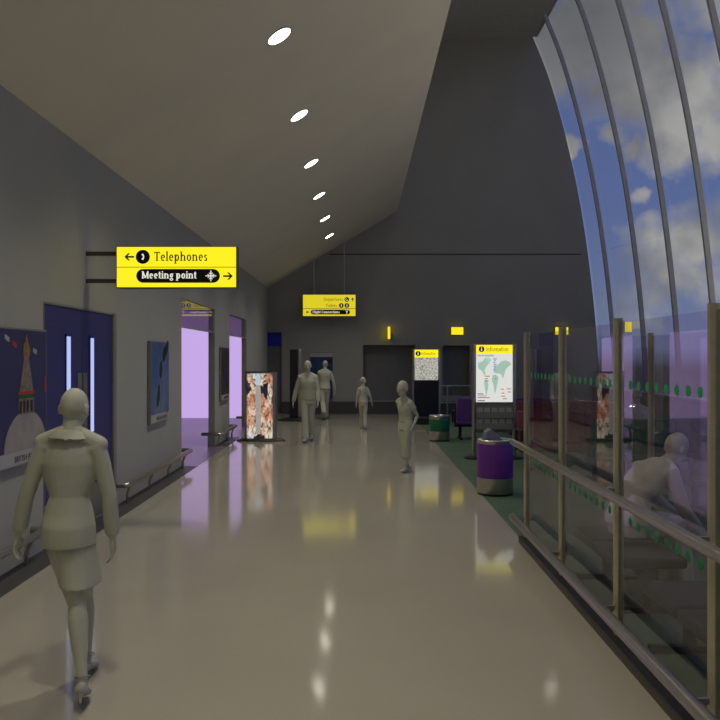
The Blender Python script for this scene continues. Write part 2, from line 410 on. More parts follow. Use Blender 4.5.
def font_mesh(txt, size, width=None):
    cu = bpy.data.curves.new('txt','FONT'); cu.body = txt; cu.size = size; cu.extrude = .0008
    o = bpy.data.objects.new('txt', cu); C.objects.link(o)
    dg = bpy.context.evaluated_depsgraph_get(); me = bpy.data.meshes.new_from_object(o.evaluated_get(dg))
    bpy.data.objects.remove(o); me.materials.clear()
    xs = [v.co.x for v in me.vertices]
    s = width/(max(xs)-min(xs)) if width else 1
    for v in me.vertices: v.co.x = (v.co.x-min(xs))*s
    return me
def font_part(name, txt, size, width, mat, parent, o, u, v, n):
    me = font_mesh(txt, size, width); off = V((0,0,0)); p = parent
    while p is not None: off += p.location; p = p.parent
    for q in me.vertices: q.co = V(o)+V(u)*q.co.x+V(v)*q.co.y+V(n)*(q.co.z) - off
    ob = bpy.data.objects.new(name, me); C.objects.link(ob); me.materials.append(mat); ob.parent = parent
    return ob
def poster(y0, y1, z0, z1, label, skym, band=True, lettering=True):
    t = thing('wall_poster', label, 'poster', (XW,y0,z0), None)
    MB().box(XW+.002, XW+.05, y0, y1, z0, z1).build('frame', M_FRAME, t, bevel=.004)
    o = V((XW+.05, y0, z0)); W, Hh = y1-y0, z1-z0; m = .018
    zb = .135 if band else m
    plate('print', [[(m,zb),(W-m,zb),(W-m,Hh-m),(m,Hh-m)]], skym, t, o, UY, UZ, UX, 0, .003)
    if band:
        plate('caption_band', [[(m,m),(W-m,m),(W-m,zb),(m,zb)]], M_PWHITE, t, o, UY, UZ, UX, 0, .003)
        if lettering:
            font_part('lettering', 'BRITISH AIRWAYS', .075, W*.58, M_PDARK, t, o+UY*(W*.3)+UZ*.042+UX*.004, UY, UZ, UX)
        plate('ribbon_mark', [[(W*.74,.098),(W*.95,.128),(W*.95,.150),(W*.84,.128)]], M_RED, t, o, UY, UZ, UX, .003, .005)
    return t, o, W, Hh
# poster with a domed tower
t, o, W, Hh = poster(6.30, 7.27, .87, 2.06, 'wall poster of a domed spire under indigo sky, left of the blue doors', M_PSKY1)
cx = W*.535
dome = [(cx+W*.44*math.cos(math.radians(a)), .137+.335*math.sin(math.radians(a))) for a in range(0,181,10)]
plate('dome_print', [dome], M_DOME, t, o, UY, UZ, UX, .003, .004)
plate('tower_print', [[(cx-.155,.44),(cx+.155,.44),(cx+.155,.60),(cx-.155,.60)], [(cx-.14,.64),(cx+.14,.64),(cx+.045,.94),(cx-.045,.94)]], M_STONE, t, o, UY, UZ, UX, .004, .005)
plate('window_print', [[(cx+a,.455),(cx+a+.045,.455),(cx+a+.045,.56),(cx+a,.56)] for a in (-.14,-.07,.0,.08)], M_PDARK, t, o, UY, UZ, UX, .005, .006)
plate('trim_print', [[(cx-.18,.58),(cx+.18,.58),(cx+.18,.615),(cx-.18,.615)]], M_PGREEN, t, o, UY, UZ, UX, .005, .006)
plate('red_trim_print', [[(cx-.17,.615),(cx+.17,.615),(cx+.16,.64),(cx-.16,.64)]], M_RED, t, o, UY, UZ, UX, .005, .006)
plate('finial_print', [[(cx-.06,.94),(cx+.06,.94),(cx+.075,1.0),(cx+.05,1.06),(cx-.05,1.06),(cx-.075,1.0)], [(cx-.03,1.06),(cx+.03,1.06),(cx,1.14)]], M_GOLD, t, o, UY, UZ, UX, .005, .006)
plate('flag_print', [[(.10,1.13),(.19,1.10),(.18,1.06),(.10,1.09)], [(.66,1.02),(.74,1.0),(.73,.96),(.66,.98)]], M_PWHITE, t, o, UY, UZ, UX, .004, .005)
plate('red_flag_print', [[(.24,1.08),(.33,1.05),(.32,1.01),(.24,1.04)], [(.90,.62),(.94,.62),(.94,.76),(.91,.76)]], M_RED, t, o, UY, UZ, UX, .004, .005)
# blue poster with dark birds
t, o, W, Hh = poster(10.88, 11.93, .86, 2.04, 'blue wall poster with dark diving shapes, between the blue doors and first opening', M_PSKY2)
def blob(cx, cy, a, b, ang):
    q = math.radians(ang); return [(cx+a*math.cos(i*PI/9)*math.cos(q)-b*math.sin(i*PI/9)*math.sin(q), cy+a*math.cos(i*PI/9)*math.sin(q)+b*math.sin(i*PI/9)*math.cos(q)) for i in range(18)]
plate('bird_print', [blob(W*.38,.36,.14,.075,65), blob(W*.52,.77,.13,.07,75), blob(W*.70,1.0,.13,.08,60), blob(W*.85,1.09,.14,.07,50), blob(W*.42,.50,.06,.04,60)], M_PDARK, t, o, UY, UZ, UX, .003, .005)
plate('bubble_trail_print', [blob(W*.62,.62,.30,.035,70), blob(W*.52,.3,.14,.03,72)], pmat('poster_haze',(.13,.18,.28),.5), t, o, UY, UZ, UX, .003, .004)
# poster on the pier
t, o, W, Hh = poster(16.42, 17.42, .88, 2.03, 'dark wall poster on the narrow pier between the two lilac openings', M_PSKY3)
plate('figure_print', [blob(W*.62,.48,.09,.05,80), blob(W*.66,.34,.09,.1,90)], M_PDARK, t, o, UY, UZ, UX, .003, .005)
# poster on the end wall
t = thing('wall_poster', 'navy blue poster on the far end wall behind the walking men', 'poster', (-1.6,YB,.45))
MB().box(-1.62,-.86,YB-.06,YB-.002,.47,1.98).build('frame', M_FRAME, t)
o = V((-1.62,YB-.06,.47))
plate('print', [[(.02,.02),(.74,.02),(.74,1.36),(.02,1.36)]], M_PSKY4, t, o, UX, UZ, -UY, 0, .003)
plate('caption_band', [[(.02,1.37),(.74,1.37),(.74,1.49),(.02,1.49)]], M_PWHITE, t, o, UX, UZ, -UY, 0, .003)
plate('bird_print', [[(.40,1.15),(.55,1.26),(.74,1.30),(.74,1.18),(.58,1.12)]], M_PDARK, t, o, UX, UZ, -UY, .003, .005)

# ================================================================ bumper rails
def bumper(path, legs, label, wallside):
    t = thing('bumper_rail', label, 'bumper rail', (path[0][0],path[0][1],0), 'steel bumper rails along the left wall')
    pts = []
    for i,p in enumerate(path):
        p = V(p)
        if 0 < i < len(path)-1:
            a = (V(path[i-1])-p).normalized()*.06; b = (V(path[i+1])-p).normalized()*.06
            for q in (0,.25,.5,.75,1): pts.append((p+a)*(1-q)**2+p*2*q*(1-q)+(p+b)*q*q)
        else: pts.append(p)
    MB().tube(pts, .034, 14).build('rail', M_STEEL, t, smooth=True)
    for (x,y,bx,by) in legs:
        MB().tube([(x,y,.25),(x+(bx-x)*.5,y+(by-y)*.5,.20),(bx,by,.10),(bx,by,.0)], .02, 10).build('bracket', M_STEEL, t, smooth=True)
    return t
XR = -2.83
bumper([(XW+.01,3.0,.25),(XR,3.0,.25),(XR,7.05,.25),(XW+.01,7.05,.25)], [(XR,y,XW+.06,y) for y in (3.3,4.5,5.7,6.8)], 'steel bumper rail below the spire poster, behind the walking woman', 0)
bumper([(XW+.01,9.50,.25),(XR,9.50,.25),(XR,13.10,.25),(XW-WT-.1,13.10,.25)], [(XR,y,XW+.06,y) for y in (9.75,10.8,11.85,12.8)], 'long steel bumper rail between the blue doors and the first opening', 0)
bumper([(XW-WT-.1,15.86,.25),(XR,15.86,.25),(XR,17.84,.25),(XW-WT-.1,17.84,.25)], [(XR,16.0,XW+.06,16.0),(XR,17.0,XW+.06,17.0),(XR,17.7,XW+.06,17.7),(XW-WT+.02,15.86,XW-WT+.02,15.87)], 'short steel bumper rail wrapping the pier between the two openings', 0)
bumper([(XW-WT-.1,20.33,.25),(XR,20.33,.25),(XR,24.6,.25),(XW+.01,24.6,.25)], [(XR,y,XW+.06,y) for y in (20.5,22.4,24.4)], 'steel bumper rail past the second opening, partly behind the picture totem', 0)

# ================================================================ hanging signs
# wall-bracketed sign
sx0, sx1, sz0, sz1, sy = -2.617, -1.335, 2.563, 2.995, 8.40
t = thing('direction_sign', 'large yellow Telephones and Meeting point sign on bars from left wall', 'sign', ((sx0+sx1)/2, sy, sz0))
W, Hh = sx1-sx0, sz1-sz0
MB().box(sx0-.012, sx1+.012, sy, sy+.12, sz0-.012, sz1+.012).build('casing', M_DSTEEL, t, bevel=.006)
o = V((sx0, sy, sz0))
plate('lit_face', [[(.0,.0),(W,0),(W,Hh),(0,Hh)]], M_YEL, t, o, UX, UZ, -UY, 0, .006)
ob = V((sx1, sy+.12, sz0))
bf = plate('back_face', [[(.0,.0),(W,0),(W,Hh),(0,Hh)]], M_YEL, t, ob, -UX, UZ, UY, 0, .006)
k = W/119.0     # metres per picture pixel on the sign
zm = 19.8*k
plate('divider', [[(0,zm-.002),(W,zm-.002),(W,zm+.004),(0,zm+.004)], [(0,0),(.012,0),(.012,Hh),(0,Hh)][:0] or [(0,zm),(W,zm),(W,zm+.001),(0,zm+.001)]], M_INKB, t, o, UX, UZ, -UY, .006, .0085)
def phone(cx, cy, r):
    return arc(cx-r*.28, cy, r*.62, r*.62, -65, 65, r*.3) + [circle(cx-r*.02,cy+r*.48,r*.22,12), circle(cx-r*.02,cy-r*.48,r*.22,12)]
ub = 30.2*k
for (side, oo, uu, nn) in ((0, o, UX, -UY), (1, ob, -UX, UY)):
    P = t if side == 0 else bf
    plate('telephones_lettering', text_polys('Telephones', 37*k, 26.2*k, 12.5*k, .125, width=54*k)[0], M_INKB, P, oo, uu, UZ, nn, .006, .009)
    for _a in (arrow(12.5*k, ub, 9.5*k, 180, 1.7*k), arrow(111*k, 11*k, 9.5*k, 0, 1.7*k)): plate('arrow_print', _a, M_INK, P, oo, uu, UZ, nn, .006, .009)
    plate('telephone_symbol', [circle(26*k, ub, 7*k, 28)], M_INK, P, oo, uu, UZ, nn, .006, .009)
    plate('handset_mark', phone(26*k, ub, 4.5*k), M_WHITE, P, oo, uu, UZ, nn, .009, .011)
    plate('black_pill', [pill(19.5*k, 4.3*k, 103*k, 18.1*k)], M_INK, P, oo, uu, UZ, nn, .006, .009)
    plate('meeting_point_lettering', text_polys('Meeting point', 25*k, 8.6*k, 10*k, .15, width=55*k)[0], M_WHITE, P, oo, uu, UZ, nn, .009, .011)
    cxx, cyy = 94*k, 11.2*k; cr = []
    for a in (0,90,180,270): cr += arrow(cxx+3.1*k*math.cos(math.radians(a)), cyy+3.1*k*math.sin(math.radians(a)), 4.6*k, a+180, .9*k)
    cr += [[(cxx-.9*k,cyy-.9*k),(cxx+.9*k,cyy-.9*k),(cxx+.9*k,cyy+.9*k),(cxx-.9*k,cyy+.9*k)]]
    plate('meeting_symbol', cr, M_WHITE, P, oo, uu, UZ, nn, .009, .011)
for z in (2.93, 2.635):
    MB().box(XW+.001, sx0-.01, sy+.045, sy+.075, z-.022, z+.022).build('support_bar', M_DSTEEL, t)
# ceiling-hung sign
ty = 24.65; tt = ty/F
sx0, sx1 = -57*tt, -4.5*tt; sz0, sz1 = 1.8+42*tt, 1.8+63.2*tt
t = thing('direction_sign', 'small yellow Departures and Toilets sign hanging on two rods near end wall', 'sign', ((sx0+sx1)/2, ty, sz0))
W, Hh = sx1-sx0, sz1-sz0
MB().box(sx0-.01, sx1+.01, ty, ty+.12, sz0-.01, sz1+.01).build('casing', M_DSTEEL, t, bevel=.006)
o = V((sx0, ty, sz0)); k = W/470.0       # units: the sign is 470 wide in the enlarged view
plate('lit_face', [[(0,0),(W,0),(W,Hh),(0,Hh)]], M_YEL2, t, o, UX, UZ, -UY, 0, .006)
plate('divider', [[(0,64*k),(W,64*k),(W,68*k),(0,68*k)]], M_INKB, t, o, UX, UZ, -UY, .006, .009)
plate('departures_lettering', text_polys('Departures', 185*k, 136*k, 38*k, .09, width=175*k)[0], M_INKB, t, o, UX, UZ, -UY, .006, .009)
plate('toilets_lettering', text_polys('Toilets', 203*k, 80*k, 38*k, .09, width=100*k)[0], M_INKB, t, o, UX, UZ, -UY, .006, .009)
plate('black_symbols', [circle(392*k,148*k,21*k), circle(343*k,94*k,21*k), circle(393*k,94*k,21*k), pill(70*k,14*k,420*k,56*k)] + arrow(444*k,148*k,32*k,90,7*k)+arrow(40*k,35*k,26*k,180,7*k), M_INK, t, o, UX, UZ, -UY, .006, .009)
plate('flight_connections_lettering', text_polys('Flight Connections', 86*k, 25*k, 30*k, .15, width=245*k)[0]
      if False else text_polys('Flight', 86*k, 25*k, 30*k, .15, width=72*k)[0]+text_polys('Connections', 166*k, 25*k, 30*k, .15, width=165*k)[0], M_WHITE, t, o, UX, UZ, -UY, .009, .011)
def figure(cx, cy, s): return [circle(cx,cy+s*.62,s*.24,10), [(cx-s*.3,cy+s*.3),(cx+s*.3,cy+s*.3),(cx+s*.2,cy-s*.75),(cx-s*.2,cy-s*.75)]]
plate('white_symbols', figure(343*k,94*k,15*k)+figure(393*k,94*k,15*k)+arc(392*k,148*k,12*k,12*k,90,360,5*k)+
      [[(380*k,50*k),(386*k,50*k),(392*k,40*k),(398*k,50*k),(404*k,50*k),(395*k,36*k),(395*k,20*k),(389*k,20*k),(389*k,36*k)]], M_WHITE, t, o, UX, UZ, -UY, .009, .011)
for px in (313.8, 344.3):
    x = (px-360)*tt
    MB().tube([(x,ty+.06,sz1+.01),(x,ty+.06,ceil_z(x)-.001)], .016, 8, round_ends=False).build('hanging_rod', M_STEEL, t)

# yellow lit signs on the end wall
def wall_light(cx, y, cz, wx, hz, label, dark=False, depth=.12):
    t = thing('yellow_wall_light', label, 'wall light', (cx, y, cz-hz/2))
    MB().box(cx-wx/2-.015, cx+wx/2+.015, y-depth*.5, y, cz-hz/2-.015, cz+hz/2+.015).build('casing', M_DSTEEL, t, bevel=.004)
    MB().box(cx-wx/2, cx+wx/2, y-depth, y-depth*.5, cz-hz/2, cz+hz/2).build('lit_box', M_YELW, t)
    return t
wall_light((457-360)*.0321, YB, 1.8+27*.0321, .38, .24, 'yellow lit box on end wall above the right-hand dark recess')
wall_light((563-360)*.0318, YB, 1.8+27*.0321, .40, .24, 'yellow lit box on end wall seen through the glass screen')
t = thing('yellow_blade_sign', 'thin yellow lit blade sign on the end wall above the wide dark recess', 'sign', (29*.0318, YB, 2.4))
bx = 29*.0318
MB().box(bx-.035, bx+.035, YB-.38, YB-.04, 2.41, 2.79).build('lit_panel', M_YELW, t)
MB().box(bx+.04, bx+.07, YB-.40, YB, 2.38, 2.60).box(bx-.03,bx+.04,YB-.04,YB,2.44,2.76).build('bracket', M_DSTEEL, t)
yy = 22.9; bx = 267.5*yy/F; bz = 1.8+31*yy/F
t = thing('yellow_wall_light', 'yellow lit box by the curved glazing, beside a tall screen post', 'wall light', (bx, yy, bz-.15))
rx = curve_x(bz)
MB().box(bx-.09, bx+.09, yy-.10, yy-.03, bz-.15, bz+.15).build('lit_box', M_YELW, t)
MB().box(bx-.10, bx+.10, yy-.03, yy+.02, bz-.16, bz+.16).build('casing', M_DSTEEL, t)
if rx-.1 > bx+.1: MB().box(bx+.1, rx+.0, yy-.02, yy+.01, bz-.03, bz+.03).build('arm', M_DSTEEL, t)

# ================================================================ totems
def photomat():
    m = bpy.data.materials.new('lit_photo_collage'); m.use_nodes = True; nt = m.node_tree; b = nt.nodes['Principled BSDF']
    A = nt.nodes.new; K = nt.links.new
    tc = A('ShaderNodeTexCoord'); mp = A('ShaderNodeMapping'); mp.inputs['Scale'].default_value = (1.25,1,.72); mp.inputs['Location'].default_value = (5.7,0,.4)
    K(tc.outputs['Object'], mp.inputs['Vector'])
    n = A('ShaderNodeTexNoise'); n.inputs['Scale'].default_value = 5.5; n.inputs['Detail'].default_value = 4; K(mp.outputs['Vector'], n.inputs['Vector'])
    a = A('ShaderNodeVectorMath'); a.operation = 'MULTIPLY_ADD'; K(n.outputs['Color'], a.inputs[0]); a.inputs[1].default_value = (.35,.35,.35); K(mp.outputs['Vector'], a.inputs[2])
    v = A('ShaderNodeTexVoronoi'); v.inputs['Scale'].default_value = 5.2; K(a.outputs[0], v.inputs['Vector'])
    sp = A('ShaderNodeSeparateColor'); K(v.outputs['Color'], sp.inputs[0])
    r = A('ShaderNodeValToRGB'); r.color_ramp.interpolation = 'CONSTANT'; e = r.color_ramp.elements
    e[0].position = 0; e[0].color = (.02,.02,.035,1); e[1].position = .85; e[1].color = (.80,.80,.84,1)
    for p, c in ((.14,(.72,.36,.22,1)),(.34,(.88,.62,.45,1)),(.50,(.06,.05,.07,1)),(.60,(.90,.74,.58,1)),(.76,(.62,.30,.18,1))):
        q = e.new(p); q.color = c
    K(sp.outputs[0], r.inputs['Fac'])
    n2 = A('ShaderNodeTexNoise'); n2.inputs['Scale'].default_value = 16; n2.inputs['Detail'].default_value = 5; n2.inputs['Distortion'].default_value = .8; K(mp.outputs['Vector'], n2.inputs['Vector'])
    r2 = A('ShaderNodeValToRGB'); r2.color_ramp.elements[0].position = .36; r2.color_ramp.elements[0].color = (.18,.12,.10,1); r2.color_ramp.elements[1].position = .56; r2.color_ramp.elements[1].color = (1,1,1,1)
    K(n2.outputs['Fac'], r2.inputs['Fac'])
    mx = A('ShaderNodeMix'); mx.data_type = 'RGBA'; mx.blend_type = 'MULTIPLY'; mx.inputs['Factor'].default_value = 1; K(r.outputs['Color'], mx.inputs['A']); K(r2.outputs['Color'], mx.inputs['B'])
    b.inputs['Base Color'].default_value = (.02,.02,.02,1)
    K(mx.outputs['Result'], b.inputs['Emission Color']); b.inputs['Emission Strength'].default_value = .85; b.inputs['Roughness'].default_value = .35
    return m
M_PHOTO = photomat()
def collage_strip():
    m = bpy.data.materials.new('lit_tower_strip'); m.use_nodes = True; nt = m.node_tree; b = nt.nodes['Principled BSDF']
    tc = nt.nodes.new('ShaderNodeTexCoord'); br = nt.nodes.new('ShaderNodeTexBrick')
    br.inputs['Scale'].default_value = 14; br.inputs['Color1'].default_value=(.42,.38,.34,1); br.inputs['Color2'].default_value=(.30,.27,.26,1); br.inputs['Mortar'].default_value=(.66,.62,.56,1)
    mp = nt.nodes.new('ShaderNodeMapping'); mp.inputs['Rotation'].default_value = (PI/2,0,0)
    nt.links.new(tc.outputs['Object'], mp.inputs['Vector']); nt.links.new(mp.outputs['Vector'], br.inputs['Vector'])
    nt.links.new(br.outputs['Color'], b.inputs['Emission Color']); b.inputs['Emission Strength'].default_value = .8; b.inputs['Base Color'].default_value=(.02,.02,.02,1)
    return m
M_TOWER = collage_strip()
M_TSKY = emat('lit_sky_patch', (.45,.62,.72), .9)
def totem(cx, cy, wd, dp, ht, base_w, label, lit=True):
    t = thing('advertising_totem', label, 'advertising totem', (cx,cy,0), None)
    # lens-shaped base plate
    n = 36
    def lens(r, z, k=.36): return [(cx+r*math.cos(2*PI*i/n), cy+r*k*math.sin(2*PI*i/n), z) for i in range(n)]
    MB().rings([lens(base_w/2,0),lens(base_w/2,.02),lens(base_w/2-.10,.055)]).build('base_plate', M_BLACK, t, smooth=True)
    hw = wd/2; hd = dp/2
    out = [(cx-hw+.05,cy-hd),(cx+hw-.09,cy-hd)] + [(cx+hw-.09+.09*math.sin(math.radians(a)), cy-hd*math.cos(math.radians(a))) for a in range(10,171,16)] + \
          [(cx+hw-.09,cy+hd),(cx-hw+.05,cy+hd)] + [(cx-hw+.05-.05*math.sin(math.radians(a)), cy+hd*math.cos(math.radians(a))) for a in range(10,171,16)]
    MB().rings([[(x,y,z) for x,y in out] for z in (.055,ht)]).build('body', M_STEEL if lit else M_DSTEEL, t, smooth=True)
    MB().rings([[(cx+(x-cx)*1.01,cy+(y-cy)*1.02,z) for x,y in out] for z in (ht,ht+.018)]).build('top_cap', M_DSTEEL, t)
    return t, V((cx-hw+.055, cy-hd, .055))
t, o = totem(-2.15, 16.95, .70, .20, 1.49, 1.06, 'illuminated advertising totem with photo collage, in front of the second opening')
W, Hh = .555, 1.43
for side,(oo,uu,nn) in enumerate(((o, UX, -UY),)):
    plate('lit_photograph', [[(0,.01),(W,.01),(W,Hh-.02),(0,Hh-.02)]], M_PHOTO, t, oo, uu, UZ, nn, 0, .006)
    plate('tower_print', [[(.195,.10),(.30,.10),(.31,.95),(.29,1.16),(.20,1.16),(.185,.95)]], M_TOWER, t, oo, uu, UZ, nn, .006, .009)
    plate('sky_print', [[(.20,1.16),(.29,1.16),(.29,1.38),(.19,1.38)]], M_TSKY, t, oo, uu, UZ, nn, .006, .009)
# right-hand side of this totem's picture, seen from the glass, is the same lit face wrapped on its rounded end
# narrow dark totem far left
cx, cy = -1.86, 22.6
t = thing('advertising_totem', 'tall narrow unlit dark totem on a round base, left behind the walking man', 'advertising totem', (cx,cy,0))
MB().lathe([(.50,0),(.50,.03),(.30,.07)], (cx,cy,0), 36).build('base_plate', M_BLACK, t, smooth=True)
MB().box(cx-.17,cx+.06,cy-.06,cy+.06,.07,2.05).build('body', M_BLACK, t, bevel=.01)
MB().box(cx+.06,cx+.17,cy-.07,cy+.07,.07,2.06).build('edge_profile', M_STEEL, t, bevel=.03)

# ================================================================ information boards
def infoboard(cx, y, wd, ztop, zmap, label):
    t = thing('information_board', label, 'information board', (cx,y,0))
    for s in (-1,1):
        x = cx+s*(wd/2+.035)
        MB().tube([(x,y,.03),(x,y,ztop+.02)], .034, 16, round_ends=False).build('post', M_STEEL, t, smooth=True)
        MB().lathe([(.17,0),(.17,.02),(.06,.045)], (x,y,0), 28).build('post_base', M_BLACK, t, smooth=True)
    MB().box(cx-wd/2, cx+wd/2, y-.03, y+.05, zmap-.01, ztop).build('lightbox', M_DSTEEL, t)
    return t
M_MAPW = emat('map_white', (.82,.84,.79), .82, (.3,.3,.3))
M_LAND = emat('map_land_green', (.42,.62,.50), .8, (.2,.2,.2))
M_MRED = emat('map_red', (.62,.16,.12), .7)
M_MBLUE = emat('map_blue', (.30,.42,.68), .8)
M_MDARK = emat('map_dark', (.06,.06,.06), .6)
def header(t, o, W, h0, h1, s):
    plate('yellow_header', [[(0,h0),(W,h0),(W,h1),(0,h1)]], M_YEL, t, o, UX, UZ, -UY, 0, .005)
    hm = (h0+h1)/2; r = (h1-h0)*.33
    plate('information_symbol', [circle(W*.15,hm,r)], M_INK, t, o, UX, UZ, -UY, .005, .008)
    plate('letter_i_mark', [circle(W*.15,hm+r*.55,r*.2,10), [(W*.15-r*.2,hm-r*.65),(W*.15+r*.2,hm-r*.65),(W*.15+r*.2,hm+r*.25),(W*.15-r*.2,hm+r*.25)]], M_WHITE, t, o, UX, UZ, -UY, .008, .010)
    plate('information_lettering', text_polys('Information', W*.27, hm-.036*s, .105*s, .085, width=W*.62)[0], M_INKB, t, o, UX, UZ, -UY, .005, .008)
# near board with the world map and leaflet rack
y = 14.0; cx = (494-360)*y/F; wd = .655; ztop = 2.035; zmap = 1.01
t = infoboard(cx, y, wd, ztop, zmap, 'information board with world map and leaflet rack behind the purple bin')
o = V((cx-wd/2, y-.03, zmap)); Hh = ztop-zmap; W = wd
header(t, o, W, Hh-.155, Hh, 1.0)
plate('map_panel', [[(0,0),(W,0),(W,Hh-.155),(0,Hh-.155)]], M_MAPW, t, o, UX, UZ, -UY, 0, .005)
S = lambda pts: [(px/250*W, (375-py)/345*(Hh-.155)) for px,py in pts]   # traced in the board's own 250 x 345 units
land = [S([(15,95),(45,85),(60,62),(95,60),(102,80),(88,100),(78,112),(66,128),(58,150),(66,172),(58,190),(48,170),(38,150),(20,140),(12,120)]),
        S([(62,212),(78,225),(86,250),(80,285),(73,318),(66,330),(64,300),(58,262),(54,232)]),
        S([(112,185),(135,178),(152,196),(150,222),(142,262),(134,300),(128,318),(124,292),(118,250),(108,222)]),
        S([(120,165),(118,140),(130,120),(150,108),(172,86),(200,78),(232,92),(240,108),(222,122),(206,138),(196,160),(190,190),(182,210),(176,184),(160,172),(142,172)]),
        S([(68,62),(84,58),(98,62),(92,84),(80,96),(72,84)])]
plate('world_map', land, M_LAND, t, o, UX, UZ, -UY, .005, .008)
plate('blue_map_print', [S([(118+4*(i%2),64+13*i),(140-5*(i%3),64+13*i),(140-5*(i%3),73+13*i),(118+4*(i%2),73+13*i)]) for i in range(7)] +
      [S([(10,328),(70,328),(70,334),(10,334)])], M_MBLUE, t, o, UX, UZ, -UY, .008, .010)
plate('red_map_print', [S([(a,b),(a+l,b),(a+l,b+6),(a,b+6)]) for a,b,l in ((10,340,85),(168,280,22),(208,278,32),(174,308,20),(215,300,24),(172,330,26),(182,348,30),(60,188,34),(60,206,22),(128,205,12))], M_MRED, t, o, UX, UZ, -UY, .008, .010)
plate('black_map_print', [S([(10,314),(50,314),(50,320),(10,320)]), S([(62,222),(85,222),(85,227),(62,227)]), S([(10,362),(60,362),(60,368),(10,368)])], M_MDARK, t, o, UX, UZ, -UY, .008, .010)
plate('destinations_lettering', text_polys('Our Destinations', 10/250*W, Hh-.155-.05, .045, .12, width=.3)[0], M_MDARK, t, o, UX, UZ, -UY, .005, .008)
rk = MB(); ya = y-.03
rk.box(cx-wd/2, cx+wd/2, y-.0, y+.02, .46, zmap)
for z0_ in (.735, .535):
    rk.box(cx-wd/2, cx+wd/2, ya-.05, ya-.04, z0_, z0_+.10).box(cx-wd/2, cx+wd/2, ya-.05, y, z0_-.01, z0_)
    for i in range(6):
        x = cx-wd/2+i*wd/5; rk.box(x-.008 if i else x, x+.008 if i < 5 else x, ya-.04, y, z0_, z0_+.20)
rk.build('leaflet_rack', M_RACK, t)
ordn = ['first','second','third','fourth','fifth']
for r,z0_ in enumerate((.735,.535)):
    for i in range(5):
        x = cx-wd/2+(i+.5)*wd/5
        lf = MB().box(x-.05, x+.05, -.006, .006, 0, .175)
        b = lf.build('leaflet', M_PAPER); b.location = (0, ya-.012, z0_+.001)
        b.data.transform(Matrix.Translation((-x,0,0))); b.location.x = x
        tag(b, 'grey leaflet in the %s row of the board rack, %s from left' % (('upper','lower')[r], ordn[i]), 'leaflet', 'leaflets in the information board rack')
# far board with the terminal plan
def planmat():
    m = bpy.data.materials.new('map_plan'); m.use_nodes = True; nt = m.node_tree; b = nt.nodes['Principled BSDF']
    tc = nt.nodes.new('ShaderNodeTexCoord'); v = nt.nodes.new('ShaderNodeTexVoronoi'); v.feature = 'DISTANCE_TO_EDGE'; v.inputs['Scale'].default_value = 13
    r = nt.nodes.new('ShaderNodeValToRGB'); r.color_ramp.elements[0].position=.03; r.color_ramp.elements[1].position=.10
    r.color_ramp.elements[0].color=(.22,.21,.17,1); r.color_ramp.elements[1].color=(.66,.65,.58,1)
    nt.links.new(tc.outputs['Object'], v.inputs['Vector']); nt.links.new(v.outputs['Distance'], r.inputs['Fac']); nt.links.new(r.outputs['Color'], b.inputs['Emission Color'])
    b.inputs['Emission Strength'].default_value=.75; b.inputs['Base Color'].default_value=(.05,.05,.05,1)
    return m
y = 21.3; k = y/F; wd = 23.6*k; cx = (426.3-360)*k; ztop = 1.8+8.3*k; zmap = 1.8-22*k
t = infoboard(cx, y, wd, ztop, zmap, 'information board with street plan and navy lower panel behind the standing girl')
o = V((cx-wd/2, y-.03, zmap)); Hh = ztop-zmap; W = wd
header(t, o, W, Hh-.21, Hh, 1.1)
plate('map_panel', [[(0,0),(W,0),(W,Hh-.21),(0,Hh-.21)]], planmat(), t, o, UX, UZ, -UY, 0, .005)
MB().box(cx-wd/2, cx+wd/2, y-.035, y+.03, .20, zmap-.012).build('navy_panel', M_NAVY, t)
MB().box(cx-wd/2, cx+wd/2, y-.02, y+.02, .17, .20).build('cross_bar', M_STEEL, t)
MB().box(cx-.38, cx+.12, y-.2, y+.2, 0, .16).build('plinth', M_BLACK, t)

# ================================================================ bins
def bin_(cx, cy, r, h, band0, band1, mat, label, flap):
    t = thing('litter_bin', label, 'litter bin', (cx,cy,0))
    MB().lathe([(r*.97,0),(r*.97,.025)], (cx,cy,0)).build('foot_ring', M_BLACK, t, smooth=True)
    MB().lathe([(r*.985,.025),(r,.03),(r,band0)], (cx,cy,0)).build('lower_drum', M_STEEL, t, smooth=True)
    MB().lathe([(r,band0),(r*1.006,band0+.003),(r*1.006,band1-.003),(r,band1)], (cx,cy,0)).build('painted_band', mat, t, smooth=True)
    # top ring: an open ring with a dished top
    MB().lathe([(r,band1),(r*1.01,band1+.01),(r*1.01,h-.01),(r*.97,h),(r*.80,h),(r*.74,h-.03),(r*.02,h-.035)], (cx,cy,0)).build('top_ring', M_STEEL, t, smooth=True)
    if flap:
        n = 14; sa = [(cx-.11+.20*0, 0, 0)]
        prof = [(-.14,-.033),(-.11,.105),(-.05,.14),(.13,-.028)]
        MB().rings([[(cx+p[0]-.02, cy+s*.13, h+p[1]) for p in prof] for s in (-1,1)]).build('lid_flap', M_SHUT, t, bevel=.006)
    return t
Yp = 10.35
bin_((495-360)*Yp/F, Yp, .236, .725, .225, .675, M_PURP, 'purple and steel litter bin with raised flap, in front of the map board', True)
Yg = 17.0
bin_((439.3-360)*Yg/F, Yg, .222, .555, .215, .475, M_GREENB, 'low green and steel litter bin beside the street plan board', False)

